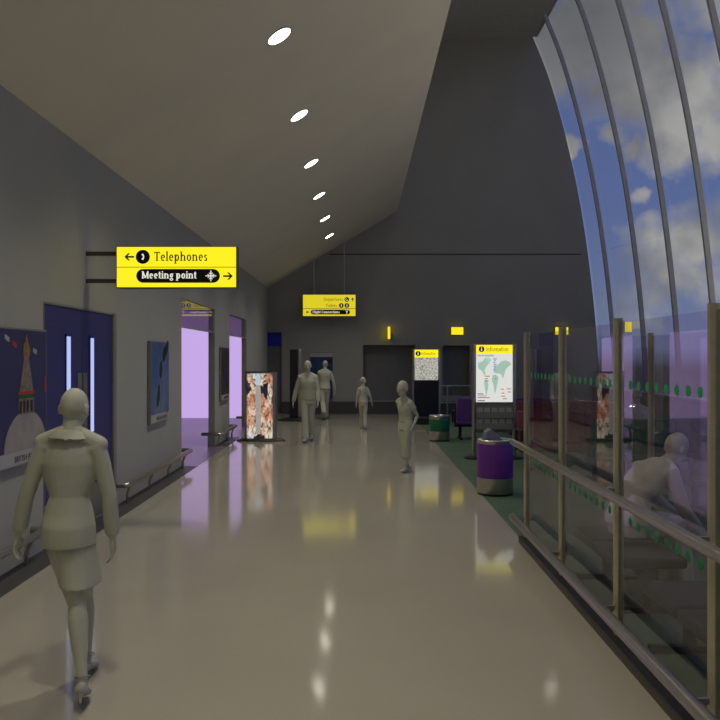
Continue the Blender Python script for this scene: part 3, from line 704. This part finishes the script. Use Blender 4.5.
# ================================================================ railing and second post row near end wall
t = thing('queue_railing', 'thin steel railing before the right-hand dark recess of end wall', 'railing', (2.3,23.4,0))
MB().tube([(2.25,23.4,.96),(4.2,23.4,.96)], .022, 10).build('top_rail', M_STEEL, t, smooth=True)
MB().tube([(2.25,23.4,.45),(4.2,23.4,.45)], .014, 10).build('mid_rail', M_STEEL, t, smooth=True)
for x in (2.62, 4.15):
    MB().tube([(x,23.4,0),(x,23.4,.96)], .025, 10, round_ends=False).build('post', M_STEEL, t, smooth=True)
t = thing('slim_column', 'slim grey standing post on a disc base, seen through first glass pane', 'post', (5.2,23.2,0))
MB().tube([(5.2,23.2,.02),(5.2,23.2,2.0)], .055, 14).build('shaft', M_STEEL, t, smooth=True)
MB().lathe([(.30,0),(.30,.02),(.1,.04)], (5.2,23.2,0), 28).build('base', M_STEEL, t, smooth=True)

# ================================================================ glass screen
XG = 1.62; PY = [7.57,6.24,4.89,3.56,2.22,.88,-.46]; ZTOP = 2.05
t = thing('glass_screen', 'tall glass screen with steel posts, green dots and handrails along the right', 'glass screen', (XG, PY[0], 0))
def rpost(x, y, top=ZTOP): 
    hw, hd = .028, .03; c = .014
    oc = [(x-hw+c,y-hd),(x+hw-c,y-hd),(x+hw,y-hd+c),(x+hw,y+hd-c),(x+hw-c,y+hd),(x-hw+c,y+hd),(x-hw,y+hd-c),(x-hw,y-hd+c)]
    return MB().rings([[(a,b,z) for a,b in oc] for z in (0,top)])
for y in PY: rpost(XG, y).build('post', M_POST, t)
rpost(2.91, 7.80).build('post', M_POST, t)
rpost(2.91, 6.40).build('post', M_POST, t)
def pane(a, b, dots=True, zlo=.07):
    a, b = V(a), V(b); dd = (b-a); L = dd.length; dd.normalize(); nn = V((-dd.y, dd.x, 0))
    g = MB(); g.rings([[a+nn*s*.005+UZ*z for s,z in ((-1,zlo),(1,zlo),(1,ZTOP-.03),(-1,ZTOP-.03))], [b+nn*s*.005+UZ*z for s,z in ((-1,zlo),(1,zlo),(1,ZTOP-.03),(-1,ZTOP-.03))]])
    p = g.build('glass_pane', M_GLASS, t)
    if dots:
        for zc in (1.637, .822):
            mb = MB()
            for i in range(8):
                cc = a+dd*(L*.5+.045+(i-3.5)*.1365)
                mb.prism(circle(0,0,.028,20), cc+UZ*zc, dd, UZ, nn, -.0065, -.0055)
            mb.build('dot_print', M_DOT, p)
for y0_, y1_ in zip(PY, PY[1:]): pane((XG,y0_-.03,0),(XG,y1_+.03,0))
pane((XG+.03,7.575,0),(2.88,7.795,0), False)
pane((2.91,7.77,0),(2.91,6.43,0), False)
XH = 1.50
MB().tube([(XH,7.70,.975),(XH,-1.0,.975)], .03, 16).build('handrail', M_STEEL, t, smooth=True)
MB().tube([(XH,7.70,.235),(XH,-1.0,.235)], .036, 16).build('bumper_rail', M_STEEL, t, smooth=True)
for y in PY:
    MB().rings([[(XH,y-.012,.96),(XH,y+.012,.96),(XG-.028,y+.012,.90),(XG-.028,y-.012,.90)],[(XH,y-.012,.985),(XH,y+.012,.985),(XG-.028,y+.012,.985),(XG-.028,y-.012,.985)]]).build('rail_bracket', M_STEEL, t)
    MB().box(XH,XG-.028,y-.012,y+.012,.222,.248).build('rail_bracket', M_STEEL, t)
MB().box(XG-.07, XG+.05, -1.2, 7.62, 0, .065).build('kerb', M_STRIP, t)

# ================================================================ lounge seating
def bench(x, y, n, rot, mat, label, back=True, seat_w=.56):
    t = thing('lounge_bench', label, 'bench', (x,y,0), None)
    c, s = math.cos(rot), math.sin(rot)
    def tr(mb):
        for i,v in enumerate(mb.v): mb.v[i] = V((x+v.x*c-v.y*s, y+v.x*s+v.y*c, v.z))
        return mb
    Lx = n*seat_w
    for i in range(n):
        a = -Lx/2+i*seat_w
        tr(MB().box(a+.01,a+seat_w-.01,-.26,.26,.33,.41)).build('seat', mat, t, bevel=.025)
        if back: 
            m = MB(); m.rings([[(xx,-.26-.0,.42),(xx,-.19,.42),(xx,-.25,.92),(xx,-.32,.92)] for xx in (a+.01,a+seat_w-.01)])
            tr(m).build('backrest', mat, t, bevel=.02)
    tr(MB().box(-Lx/2,Lx/2,-.05,.05,.27,.33)).build('beam', M_BLACK, t)
    for a in (-Lx/2+.12, Lx/2-.12):
        tr(MB().box(a-.03,a+.03,-.25,.25,0,.04).box(a-.03,a+.03,-.03,.03,.04,.28)).build('leg', M_BLACK, t)
    if back:
        for a in (-Lx/2-.02, Lx/2+.02):
            tr(MB().box(a-.02,a+.02,-.25,.22,.60,.64).box(a-.02,a+.02,.18,.22,.36,.60).box(a-.02,a+.02,-.25,-.21,.36,.60)).build('armrest', M_BLACK, t)
    return t
bench(3.27, 17.4, 4, 0, M_PVEL, 'purple lounge bench behind the world map board', True, .58)
bench(3.45, 12.7, 3, PI, M_RVEL, 'maroon lounge bench seen through the first glass panes')
bench(4.1, 15.6, 4, PI, M_RVEL, 'maroon lounge bench farther back by the curved glazing', True)
bench(4.25, 11.55, 3, 0, M_GVEL, 'green lounge bench where the person with back turned sits', True, .6)
bench(4.8, 9.3, 3, 0.0, M_GVEL, 'wide green lounge bench nearest behind the glass', True, .62)
bench(2.02, 5.95, 2, -PI/2, M_KVEL, 'backless charcoal bench under the stooping person behind glass', False, .55)
bench(2.02, 4.35, 2, -PI/2, M_KVEL, 'empty backless charcoal bench at the near end behind glass', False, .55)

# ================================================================ people
def bake(mb, name, voxel, smooth=3):
    me = mb.mesh(name+'_src')
    ob = bpy.data.objects.new(name+'_src', me); C.objects.link(ob)
    r = ob.modifiers.new('r','REMESH'); r.mode = 'VOXEL'; r.voxel_size = voxel; r.use_smooth_shade = True
    if smooth:
        sm = ob.modifiers.new('s','SMOOTH'); sm.factor = .5; sm.iterations = smooth
    dg = bpy.context.evaluated_depsgraph_get(); out = bpy.data.meshes.new_from_object(ob.evaluated_get(dg))
    bpy.data.objects.remove(ob); bpy.data.meshes.remove(me)
    for p in out.polygons: p.use_smooth = True
    return out
def person(label, loc, yaw, pose, sex='m', scale=1.0, head_k=1.0, voxel=.009, clothes='trousers', seated=None):
    P = dict(lean=4, side=0, twist=0, hyaw=0, hpitch=0, hroll=0,
             L=(10,8,0), R=(-10,12,10), aL=((-.22,0,-1),(-.1,.25,-1)), aR=((.22,0,-1),(.1,.25,-1)), abL=0, abR=0)
    P.update(pose)
    fem = sex == 'f'; kid = sex == 'k'
    pz = .95
    def lerp(a,b,q): return a*(1-q)+b*q
    # spine frames -------------------------------------------------
    N = 44; hs = [-.2+.95*i/(N-1) for i in range(N)]
    def rot(f): return Matrix.Rotation(math.radians(P['twist'])*f,3,'Z') @ Matrix.Rotation(math.radians(P['side'])*f,3,'Y') @ Matrix.Rotation(-math.radians(P['lean'])*f,3,'X')
    def frac(h): return max(0,min(1,(h+.05)/.40))
    fr = []; pos = V((0,0,pz)); cur = 0.0; i0 = None
    def at(h):
        # integrate from pelvis
        p = V((0,0,pz)); n = 24; d_ = h/n
        for i in range(n): p = p + rot(frac(d_*(i+.5))) @ V((0,0,d_))
        return p, rot(frac(h))
    kx = .86 if fem else (.90 if kid else 1.0)
    kw = .67 if fem else (.95 if kid else 1.0)
    kh = .77 if fem else (.95 if kid else 1.0)
    TR = [(-.13,.085,.075,0,kh),(-.08,.15,.11,-.008,kh),(0,.168,.12,-.012,kh),(.07,.16,.108,-.003,kh),(.17,.143,.098,.004,kw),(.28,.156,.112,.01,kx),(.36,.166,.112,.004,kx),(.42,.150,.098,-.004,kx),(.465,.112,.082,-.012,kx),(.50,.078,.068,-.014,1),(.535,.060,.060,-.010,1),(.59,.054,.056,-.002,1),(.66,.054,.058,.014,1)]
    def torso(mb, hmin, hmax, inf, flare=0, tight=None):
        rr = []
        hh = sorted(set([hmin]+[r[0] for r in TR if hmin < r[0] < hmax]+[hmax]))
        for h in hh:
            for a,b in zip(TR, TR[1:]):
                if a[0] <= h <= b[0]:
                    q = (h-a[0])/(b[0]-a[0]); rx = a[1]*a[4]*(1-q)+b[1]*b[4]*q; ry = (a[2]*(1-q)+b[2]*q)*(.9 if kid else 1); yo = a[3]*(1-q)+b[3]*q; break
            else:
                rx, ry, yo = .160*kh, .115, -.01
            if h < 0 and tight is not None: rx, ry = max(rx,.163*kh), max(ry,.118)
            fl = flare*max(0,(.08-h))/.25
            p, R = at(h)
            rr.append([p+R@V(((rx+inf+fl)*math.cos(2*PI*i/24), yo+(ry+inf+fl)*math.sin(2*PI*i/24), 0)) for i in range(24)])
        mb.rings(rr)
    sw = .166*(.95 if fem else kx)
    def traps(mb, inf):
        p,R = at(.545); p2,R2 = at(.45 if fem else .435)
        for sd in (-1,1):
            a = p+R@V((sd*.022,-.018,0)); b = p2+R2@V((sd*(sw+.004),-.008,.022)); m = lerp(a,b,.5)+R2@V((0,-.004,-.004))
            mb.tube([a,m,b],[.034+inf*.6,.036+inf,.037+inf],12)
    def arm_pts(sd):
        p, R = at(.45 if fem else .435); S0 = p + R @ V((sd*sw,-.01,0))
        ua, fa = P['aR' if sd > 0 else 'aL']
        ua = (R.to_4x4().to_3x3() @ V(ua)).normalized() if P.get('arms_local', False) else V(ua).normalized()
        fa = V(fa).normalized()
        E = S0+ua*(.285); Wp = E+fa*.245
        return S0, E, Wp, ua, fa
    def leg_pts(sd):
        a, k_, fp = P['R' if sd > 0 else 'L']; ab = math.radians(P['abR' if sd > 0 else 'abL'])
        a = math.radians(a); k_ = math.radians(k_)
        h0 = V((sd*.088*kh, 0, pz-.04))
        d1 = V((sd*math.sin(ab), math.sin(a)*math.cos(ab), -math.cos(a)*math.cos(ab))); d2 = V((sd*math.sin(ab)*.5, math.sin(a-k_), -math.cos(a-k_))).normalized()
        K = h0+d1*.43; A = K+d2*.405
        q = math.radians(fp); f = V((sd*.10, math.cos(q), -math.sin(q))).normalized(); u = (UZ - f*UZ.dot(f)).normalized()
        return h0, K, A, d1, d2, f, u
    def arm(mb, sd, inf, upto=1.0, cuff=0.0):
        S0,E,Wp,ua,fa = arm_pts(sd); s_ = .88 if (fem or kid) else 1
        p,R = at(.425)
        pts = [lerp(p,S0,.5), S0-ua*.0+V((0,0,.004)), lerp(S0,E,.35), lerp(S0,E,.7), E]; rd = [.052*s_+inf,.056*s_+inf,.050*s_+inf,.042*s_+inf,.038*s_+inf]
        if upto > 1:
            pts += [lerp(E,Wp,.25), lerp(E,Wp,.6), lerp(E,Wp,min(1,(upto-1)))]
            rd += [.040*s_+inf, .034*s_+inf+cuff*.5, .026*s_+inf+cuff]
        else:
            n = max(2,int(5*upto)); pts = pts[:n+1]; rd = rd[:n+1]
            pts[-1] = lerp(S0,E,upto)
        mb.tube(pts, rd, 16)
    def hand(mb, sd):
        S0,E,Wp,ua,fa = arm_pts(sd); s_ = 1.08 if fem else (.9 if kid else 1.05)
        nrm = V((-sd,0,0)); nrm = (nrm-fa*nrm.dot(fa)).normalized()     # palm faces the body
        lat = UY - fa*UY.dot(fa) - nrm*UY.dot(nrm); lat.normalize()
        mb.tube([Wp-fa*.03, Wp+fa*.02*s_, Wp+fa*.06*s_, Wp+fa*.088*s_], [(.026*s_,.022*s_),(.032*s_,.017*s_),(.041*s_,.015*s_),(.039*s_,.013*s_)], 14, ref=lat)
        for off, ln, sp in ((.031,.066,.16),(.0105,.076,.05),(-.0105,.071,-.06),(-.031,.054,-.18)):
            b0 = Wp+fa*.08*s_+lat*off*s_
            d1 = (fa*math.cos(.3)+nrm*math.sin(.3)+lat*sp).normalized(); d2 = (fa*math.cos(.75)+nrm*math.sin(.75)+lat*sp).normalized()
            m_ = b0+d1*ln*.55*s_
            mb.tube([b0, m_, m_+d2*ln*.5*s_], [.0095*s_,.009*s_,.0078*s_], 10)
        b0 = Wp+fa*.025*s_+lat*.026*s_+nrm*.004; d1 = (fa*.72+lat*.6+nrm*.25).normalized(); d2 = (fa*.9+lat*.25+nrm*.35).normalized()
        mb.tube([b0, b0+d1*.045*s_, b0+d1*.045*s_+d2*.032*s_], [.013*s_,.0105*s_,.009*s_], 10)
    def leg(mb, sd, inf, upto=2.0, hem=0.0, straight=False):
        h0,K,A,d1,d2,f,u = leg_pts(sd); s_ = .9 if kid else (.95 if fem else 1)
        pts = [h0+V((0,0,.03)), lerp(h0,K,.3), lerp(h0,K,.65), K]; rd = [.088*s_+inf,.084*s_+inf,.068*s_+inf,.052*s_+inf]
        if straight: rd = [.09*s_+inf,.09*s_+inf,.079*s_+inf,.070*s_+inf]
        if upto > 1:
            q = upto-1
            for qq, r in ((.22,.060),(.45,.054),(.78,.037),(1,.033)):
                if qq <= q+1e-6:
                    pts.append(lerp(K,A,qq)); rd.append((.066*s_ + inf + hem*qq) if straight else r*s_+inf)
        mb.tube(pts, rd, 16)
    def foot(mb, sd, inf, heel=0.0):
        h0,K,A,d1,d2,f,u = leg_pts(sd); s_ = .88 if (fem or kid) else 1; s_ *= 1
        side = f.cross(u)
        B = A-u*.048
        mb.tube([B-f*.045*s_, B, B+f*.06*s_-u*.008, B+f*.12*s_-u*.016, B+f*.175*s_-u*.022], [(.033*s_+inf,.033*s_+inf),(.036*s_+inf,.036*s_+inf),(.032*s_+inf,.042*s_+inf),(.022*s_+inf,.045*s_+inf),(.014*s_+inf,.032*s_+inf)], 14, ref=u)
        mb.tube([A+u*.03, A-u*.03], [.034*s_+inf*.5,.036*s_+inf*.5], 12)
    # head ---------------------------------------------------------
    def head(mb):
        p, R = at(.572 if fem else .595)
        HR = R @ Matrix.Rotation(math.radians(P['hyaw']),3,'Z') @ Matrix.Rotation(-math.radians(P['hpitch']),3,'X') @ Matrix.Rotation(math.radians(P['hroll']),3,'Y')
        k_ = head_k*(.95 if fem else 1)
        T = lambda x,y,z: p + HR @ (V((x,y,z))*k_)
        mb.ell(T(0,.006,.125), .076*k_, .094*k_, .098*k_, HR)
        mb.ell(T(0,.028,.075), .062*k_, .070*k_, .085*k_, HR)          # face
        mb.ell(T(0,.062,.025), .036*k_, .034*k_, .030*k_, HR)          # chin
        mb.tube([T(0,.098,.105),T(0,.112,.082),T(0,.118,.070)], [.009*k_,.012*k_,.014*k_], 10)   # nose
        mb.ell(T(0,.094,.042), .024*k_, .012*k_, .006*k_, HR); mb.ell(T(0,.092,.032), .021*k_, .012*k_, .006*k_, HR)   # lips
        mb.tube([T(-.055,.075,.118),T(-.02,.094,.123),T(.02,.094,.123),T(.055,.075,.118)], [.008*k_,.010*k_,.010*k_,.008*k_], 8)   # brow
        for s in (-1,1):
            mb.ell(T(s*.032,.082,.103), .014*k_, .012*k_, .010*k_, HR)  # eyes
            mb.ell(T(s*.080,.0,.095), .010*k_, .022*k_, .033*k_, HR)     # ears
            mb.ell(T(s*.043,.066,.072), .022*k_, .022*k_, .018*k_, HR)   # cheeks
    # assemble -------------------------------------------------------
    body = MB(); torso(body,-.13,.66,0); traps(body,0); head(body)
    for s in (-1,1):
        arm(body,s,0,2.0); hand(body,s); leg(body,s,0); foot(body,s,0)
    if fem:
        p,R = at(.31)
        for s in (-1,1): body.ell(p+R@V((s*.065,.085,0)), .055,.05,.055, R)
    parts = []
    def cl(name, fn, mat, vox=None, sm=4):
        mb = MB(); fn(mb); parts.append((name, mb, mat, vox or voxel*1.1, sm))
    if clothes == 'suit':
        def jacket(mb):
            torso(mb,-.115,.525,.015,flare=.022,tight=1)
            traps(mb,.018)
            for s in (-1,1): arm(mb,s,.010,1.86,.010)
            p,R = at(.31)
            for s in (-1,1): mb.ell(p+R@V((s*.065,.09,0)), .06,.05,.06, R)
        cl('jacket', jacket, M_CLOTH)
        def collar(mb):
            p,R = at(.535)
            n = 28
            mb.rings([[p+R@V(((a+.012*math.cos(q))*math.cos(2*PI*i/n), -.012+(a*.95+.012*math.cos(q))*math.sin(2*PI*i/n), .016*z_-.02*(a-.07)*20*(1 if math.sin(2*PI*i/n)<0 else .6))) for i in range(n)] for a,q,z_ in ((.062,0,1.2),(.082,0,.9),(.115,0,-.6),(.118,0,-1.1),(.10,0,-.9),(.066,0,.6))])
        cl('collar', collar, M_CLOTH, None, 2)
        def skirt(mb):
            hL = leg_pts(-1); hR = leg_pts(1)
            kc = (hL[1]+hR[1])/2
            rr = []
            for q in (0,.2,.4,.6,.8,1.0):
                c_ = lerp(V((0,-.012,pz+.03)), V((kc.x,kc.y,pz-.345)), q)
                yl = [lerp(h[0],h[1],min(1,q*1.0)).y for h in (hL,hR)]
                sp = abs(yl[0]-yl[1])/2
                rx = (.138*(1-q)+.116*q); ry = .122*(1-q)+(.085+sp)*q
                rr.append([c_+V((rx*math.cos(2*PI*i/24), ry*math.sin(2*PI*i/24),0)) for i in range(24)])
            mb.rings(rr)
        cl('skirt', skirt, M_CLOTH)
    elif clothes == 'trousers':
        def shirt(mb):
            torso(mb,-.05,.515,.014,flare=.02,tight=1)
            traps(mb,.010)
            for s in (-1,1): arm(mb,s,.011,1.93,.010)
        cl('shirt', shirt, M_CLOTH)
        def trousers(mb):
            torso(mb,-.13,.06,.008,tight=1)
            for s in (-1,1): leg(mb,s,.006,2.0,.006,True)
        cl('trousers', trousers, M_CLOTH)
    elif clothes == 'child':
        def shirt(mb):
            torso(mb,-.02,.515,.014,flare=.015,tight=1)
            traps(mb,.010)
            for s in (-1,1): arm(mb,s,.014,.72)
        cl('t_shirt', shirt, M_CLOTH)
        def trousers(mb):
            torso(mb,-.13,.05,.008,tight=1)
            for s in (-1,1): leg(mb,s,.004,2.0,.004,True)
        cl('trousers', trousers, M_CLOTH)
    elif clothes == 'capri':
        def shirt(mb):
            torso(mb,.03,.52,.013,flare=.02,tight=1)
            traps(mb,.010)
            for s in (-1,1): arm(mb,s,.020,.42)
        cl('t_shirt', shirt, M_CLOTH)
        def trousers(mb):
            torso(mb,-.13,.10,.008,tight=1)
            for s in (-1,1): leg(mb,s,.022,1.58,.03,True)
        cl('capri_trousers', trousers, M_CLOTH)
    for s in (-1,1):
        if clothes == 'suit':
            def shoe(mb, s=s):
                h0,K,A,d1,d2,f,u = leg_pts(s); B = A-u*.05; q = .88
                mb.tube([B-f*.05*q,B,B+f*.06*q-u*.012,B+f*.12*q-u*.020,B+f*.19*q-u*.027],[(.028,.036),(.026,.038),(.028,.042),(.022,.044),(.013,.028)],14,ref=u)
                hb = B-f*.045-u*.025; tip = A-f*.055-u*.115
                mb.tube([hb,lerp(hb,tip,.5),tip],[.018,.011,.010],10)
                mb.tube([A+u*.012-f*.03,A+u*.012+f*.03],[.040,.036],12) if False else None
                n=20; c_=A+u*.015
                sd_=f.cross(u)
                mb.tube([c_+(f*math.cos(2*PI*i/n)*.043+sd_*math.sin(2*PI*i/n)*.040) for i in range(n+1)],.007,8)
            cl('shoe', shoe, M_SHOE, .006, 2)
        else:
            def shoe(mb, s=s):
                foot(mb,s,.007)
                h0,K,A,d1,d2,f,u = leg_pts(s); B=A-u*.082
                mb.tube([B-f*.05,B+f*.06,B+f*.17],[(.010,.038),(.010,.042),(.010,.036)],12,ref=u)
            cl('shoe', shoe, M_SHOE)
    # ground contact, scale, placement
    allv = list(body.v)
    for p in parts: allv += p[1].v
    lo = min(v.z for v in allv)
    dz = -lo if seated is None else 0
    M = Matrix.Translation(V(loc)) @ Matrix.Rotation(math.radians(yaw),4,'Z') @ Matrix.Scale(scale,4)
    if seated is not None: dz = seated/scale - pz
    def fin(mb): mb.v = [V((v.x,v.y,(v.z+dz)))*scale for v in mb.v]
    fin(body)
    ob = bpy.data.objects.new('person', bake(body,'person',voxel)); C.objects.link(ob); ob.data.materials.append(M_CLAY)
    # let the lowest point of the finished figure rest on the ground
    ob.location = loc; ob.rotation_euler.z = math.radians(yaw)
    tag(ob, label, 'person')
    for name, mb, mat, vox, sm in parts:
        fin(mb); me = bake(mb,name,vox,sm); me.materials.append(mat)
        c = bpy.data.objects.new(name, me); C.objects.link(c); c.parent = ob
    return ob

person('person in collared jacket, knee skirt and heels walking away beside the blue doors', (-1.575,4.22,0), 7,
       dict(lean=2, L=(-12,10,20), R=(17,6,6), abL=-18, abR=-1, aL=((-.34,-.02,-1),(-.24,.14,-1)), aR=((.24,.02,-1),(.04,.16,-1)), twist=-8, side=2, hpitch=2, hyaw=-4),
       'f', .928, head_k=1.07, voxel=.0065, clothes='suit')
person('person in long-sleeved shirt and trousers striding toward the viewer past the dark totem', (-1.13,16.9,0), 180,
       dict(lean=1, L=(-17,14,14), R=(14,4,-4), abL=-4, abR=-4, aL=((-.18,.16,-1),(-.05,.4,-1)), aR=((.36,-.16,-1),(.22,.05,-1))), 'm', .99, clothes='trousers')
person('person in shirt and trousers walking away toward the navy poster, farthest of the walkers', (-1.05,23.0,0), 6,
       dict(lean=5, L=(-20,30,40), R=(17,4,0), abL=-4, abR=-3, aL=((-.20,.30,-1),(.25,.75,-.15)), aR=((.34,-.12,-1),(.12,.15,-1)), side=3), 'm', .985, clothes='trousers')
person('child in t-shirt and trousers walking away down the middle of the floor', (.08,19.8,0), 8,
       dict(lean=2, L=(12,4,0), R=(-10,10,8), abL=-4, abR=-4, aL=((-.22,-.05,-1),(-.14,.1,-1)), aR=((.40,-.15,-1),(.25,.1,-1)), hyaw=-10), 'k', .72, head_k=1.28, clothes='child')
person('child in cropped trousers and cap-sleeved top, head turned, standing by the green carpet', (.72,12.3,0), 132,
       dict(lean=13, side=-3, L=(5,7,2), R=(1,14,12), abL=-4, abR=-5, aL=((-.34,-.50,-1),(.10,.45,-1)), aR=((.12,-.6,-1),(-.25,-.5,-1)), hyaw=-4, hpitch=-4, twist=6), 'k', .775, head_k=1.34, clothes='capri')
person('person stooping forward on a bench behind the glass screen', (2.03,5.9,0), -68,
       dict(lean=60, L=(84,84,0), R=(84,80,0), aL=((-.15,.55,-.85),(.1,.8,-.6)), aR=((.15,.30,-.95),(.0,.65,-.76)), hpitch=-34, hyaw=6), 'm', 1.0, head_k=1.06, clothes='trousers', seated=.60)
person('person seated on the green bench with back turned behind the glass', (4.1,11.56,0), 0,
       dict(lean=3, L=(84,84,0), R=(84,84,0), aL=((-.4,.25,-.9),(-.1,.9,-.3)), aR=((.35,.25,-.9),(.1,.9,-.3))), 'm', .98, clothes='trousers', seated=.56)

# ================================================================ sky with clouds
wd_ = bpy.data.worlds.new('sky'); bpy.context.scene.world = wd_; wd_.use_nodes = True
nt = wd_.node_tree; nt.nodes.clear()
N = nt.nodes.new; LK = nt.links.new
out = N('ShaderNodeOutputWorld'); bg = N('ShaderNodeBackground'); LK(bg.outputs[0], out.inputs[0])
tc = N('ShaderNodeTexCoord'); D = tc.outputs['Generated']
def math_(op, a, b=None, c=None, clamp=False):
    m = N('ShaderNodeMath'); m.operation = op; m.use_clamp = clamp
    for i,v in enumerate((a,b,c)):
        if v is None: continue
        if isinstance(v,(int,float)): m.inputs[i].default_value = v
        else: LK(v, m.inputs[i])
    return m.outputs[0]
wv = N('ShaderNodeTexNoise'); wv.inputs['Scale'].default_value = 26; wv.inputs['Detail'].default_value = 5; LK(D, wv.inputs['Vector'])
ws = N('ShaderNodeVectorMath'); ws.operation = 'SUBTRACT'; LK(wv.outputs['Color'], ws.inputs[0]); ws.inputs[1].default_value = (.5,.5,.5)
wm = N('ShaderNodeVectorMath'); wm.operation = 'MULTIPLY_ADD'; LK(ws.outputs[0], wm.inputs[0]); wm.inputs[1].default_value = (.05,.05,.05); LK(D, wm.inputs[2])
wn = N('ShaderNodeVectorMath'); wn.operation = 'NORMALIZE'; LK(wm.outputs[0], wn.inputs[0]); DW = wn.outputs[0]
nz = N('ShaderNodeTexNoise'); nz.inputs['Scale'].default_value = 20; nz.inputs['Detail'].default_value = 8; nz.inputs['Roughness'].default_value = .55; LK(D, nz.inputs['Vector'])
ns = math_('SUBTRACT', nz.outputs['Fac'], .5)
nb = N('ShaderNodeTexNoise'); nb.inputs['Scale'].default_value = 4; nb.inputs['Detail'].default_value = 5; LK(D, nb.inputs['Vector'])
# cumulus banks: (direction given by azimuth/elevation tangents, angular radius, weight)
def pxdir(x, y): return V(((x-360)/F, 1, (358-y)/F)).normalized()
banks = [(590,20,75,1),(548,70,34,.8),(620,60,50,.9),(650,85,45,1),(690,105,42,1),(672,145,28,.9),(702,150,24,.7),(745,75,50,.9),(574,146,11,.75),(611,131,14,.8),(629,150,13,.75),(641,196,9,.6),
         (655,262,34,.5),(700,235,34,.55),(640,300,30,.35),(715,285,30,.4),(715,-20,40,.8),(620,-90,90,.9)]
acc = None
for (x,y,r,wt) in banks:
    dt = N('ShaderNodeVectorMath'); dt.operation = 'DOT_PRODUCT'; LK(DW, dt.inputs[0]); dt.inputs[1].default_value = pxdir(x,y)
    ang = r/F/(1+((x-360)/F)**2)**.5
    # 1 inside, falling to 0 at 1.5 radii: based on 1-cos(angle)
    q = math_('SUBTRACT', 1.0, dt.outputs['Value'])
    q = math_('DIVIDE', q, (1-math.cos(ang)))
    q = math_('SUBTRACT', 1.5, q); q = math_('MULTIPLY', q, wt*.8)
    acc = q if acc is None else math_('MAXIMUM', acc, q)
acc = math_('MAXIMUM', acc, -.6)
# general broken cloud elsewhere
gen = math_('MULTIPLY_ADD', nb.outputs['Fac'], 3.0, -1.75)
sepd = N('ShaderNodeSeparateXYZ'); LK(D, sepd.inputs[0])
far = math_('MULTIPLY_ADD', sepd.outputs['Y'], -4.0, 2.2, clamp=True)      # away from the view the sky is filled by noise alone
gen = math_('MULTIPLY_ADD', gen, far, math_('MULTIPLY_ADD', far, 1.0, -1.0))
den = math_('MAXIMUM', acc, gen)
den = math_('MULTIPLY_ADD', ns, 2.2, den)
den = math_('MULTIPLY_ADD', den, 1.25, .05, clamp=True)
ss = math_('SMOOTHSTEP', den, .0, 1.0) if False else den
blue = N('ShaderNodeValToRGB'); e = blue.color_ramp.elements
e[0].position = .0; e[0].color = (.19,.23,.36,1); e[1].position = .55; e[1].color = (.075,.115,.31,1)
q = e.new(.18); q.color = (.12,.165,.345,1)
LK(sepd.outputs['Z'], blue.inputs['Fac'])
cl_ = N('ShaderNodeValToRGB'); e = cl_.color_ramp.elements
e[0].position=.34; e[0].color=(.17,.17,.19,1); e[1].position=.58; e[1].color=(.43,.41,.385,1)
nc = N('ShaderNodeTexNoise'); nc.inputs['Scale'].default_value = 11; nc.inputs['Detail'].default_value = 5; LK(D, nc.inputs['Vector'])
LK(nc.outputs['Fac'], cl_.inputs['Fac'])
# grey underside of the high bank
dt = N('ShaderNodeVectorMath'); dt.operation='DOT_PRODUCT'; LK(D, dt.inputs[0]); dt.inputs[1].default_value = pxdir(580,10)
gk = math_('MULTIPLY_ADD', math_('SUBTRACT',1.0,dt.outputs['Value']), -70.0, 1.0, clamp=True)
mg = N('ShaderNodeMix'); mg.data_type='RGBA'; LK(math_('MULTIPLY',gk,.8), mg.inputs['Factor']); LK(cl_.outputs['Color'], mg.inputs['A']); mg.inputs['B'].default_value=(.10,.10,.115,1)
mx = N('ShaderNodeMix'); mx.data_type = 'RGBA'; LK(den, mx.inputs['Factor']); LK(blue.outputs['Color'], mx.inputs['A']); LK(mg.outputs['Result'], mx.inputs['B'])
# ground below the horizon
gr = math_('MULTIPLY_ADD', sepd.outputs['Z'], 40.0, .5, clamp=True)
m3 = N('ShaderNodeMix'); m3.data_type='RGBA'; LK(gr, m3.inputs['Factor']); m3.inputs['A'].default_value=(.05,.05,.055,1); LK(mx.outputs['Result'], m3.inputs['B'])
LK(m3.outputs['Result'], bg.inputs['Color']); bg.inputs['Strength'].default_value = 1.0

# ================================================================ camera, view
cam = bpy.data.cameras.new('camera'); co = bpy.data.objects.new('camera', cam); C.objects.link(co)
co.location = (0,0,H); co.rotation_euler = (PI/2,0,0)
cam.sensor_width = 36; cam.lens = F/720*36; cam.shift_y = -2/720.0
cam.clip_start = .05
sc = bpy.context.scene; sc.camera = co
sc.view_settings.view_transform = 'Standard'; sc.view_settings.look = 'None'
sc.view_settings.exposure = 0.0; sc.view_settings.gamma = 1.0
sc.cycles.max_bounces = 10; sc.cycles.transparent_max_bounces = 24; sc.cycles.use_denoising = True
sc.cycles.sample_clamp_indirect = 6
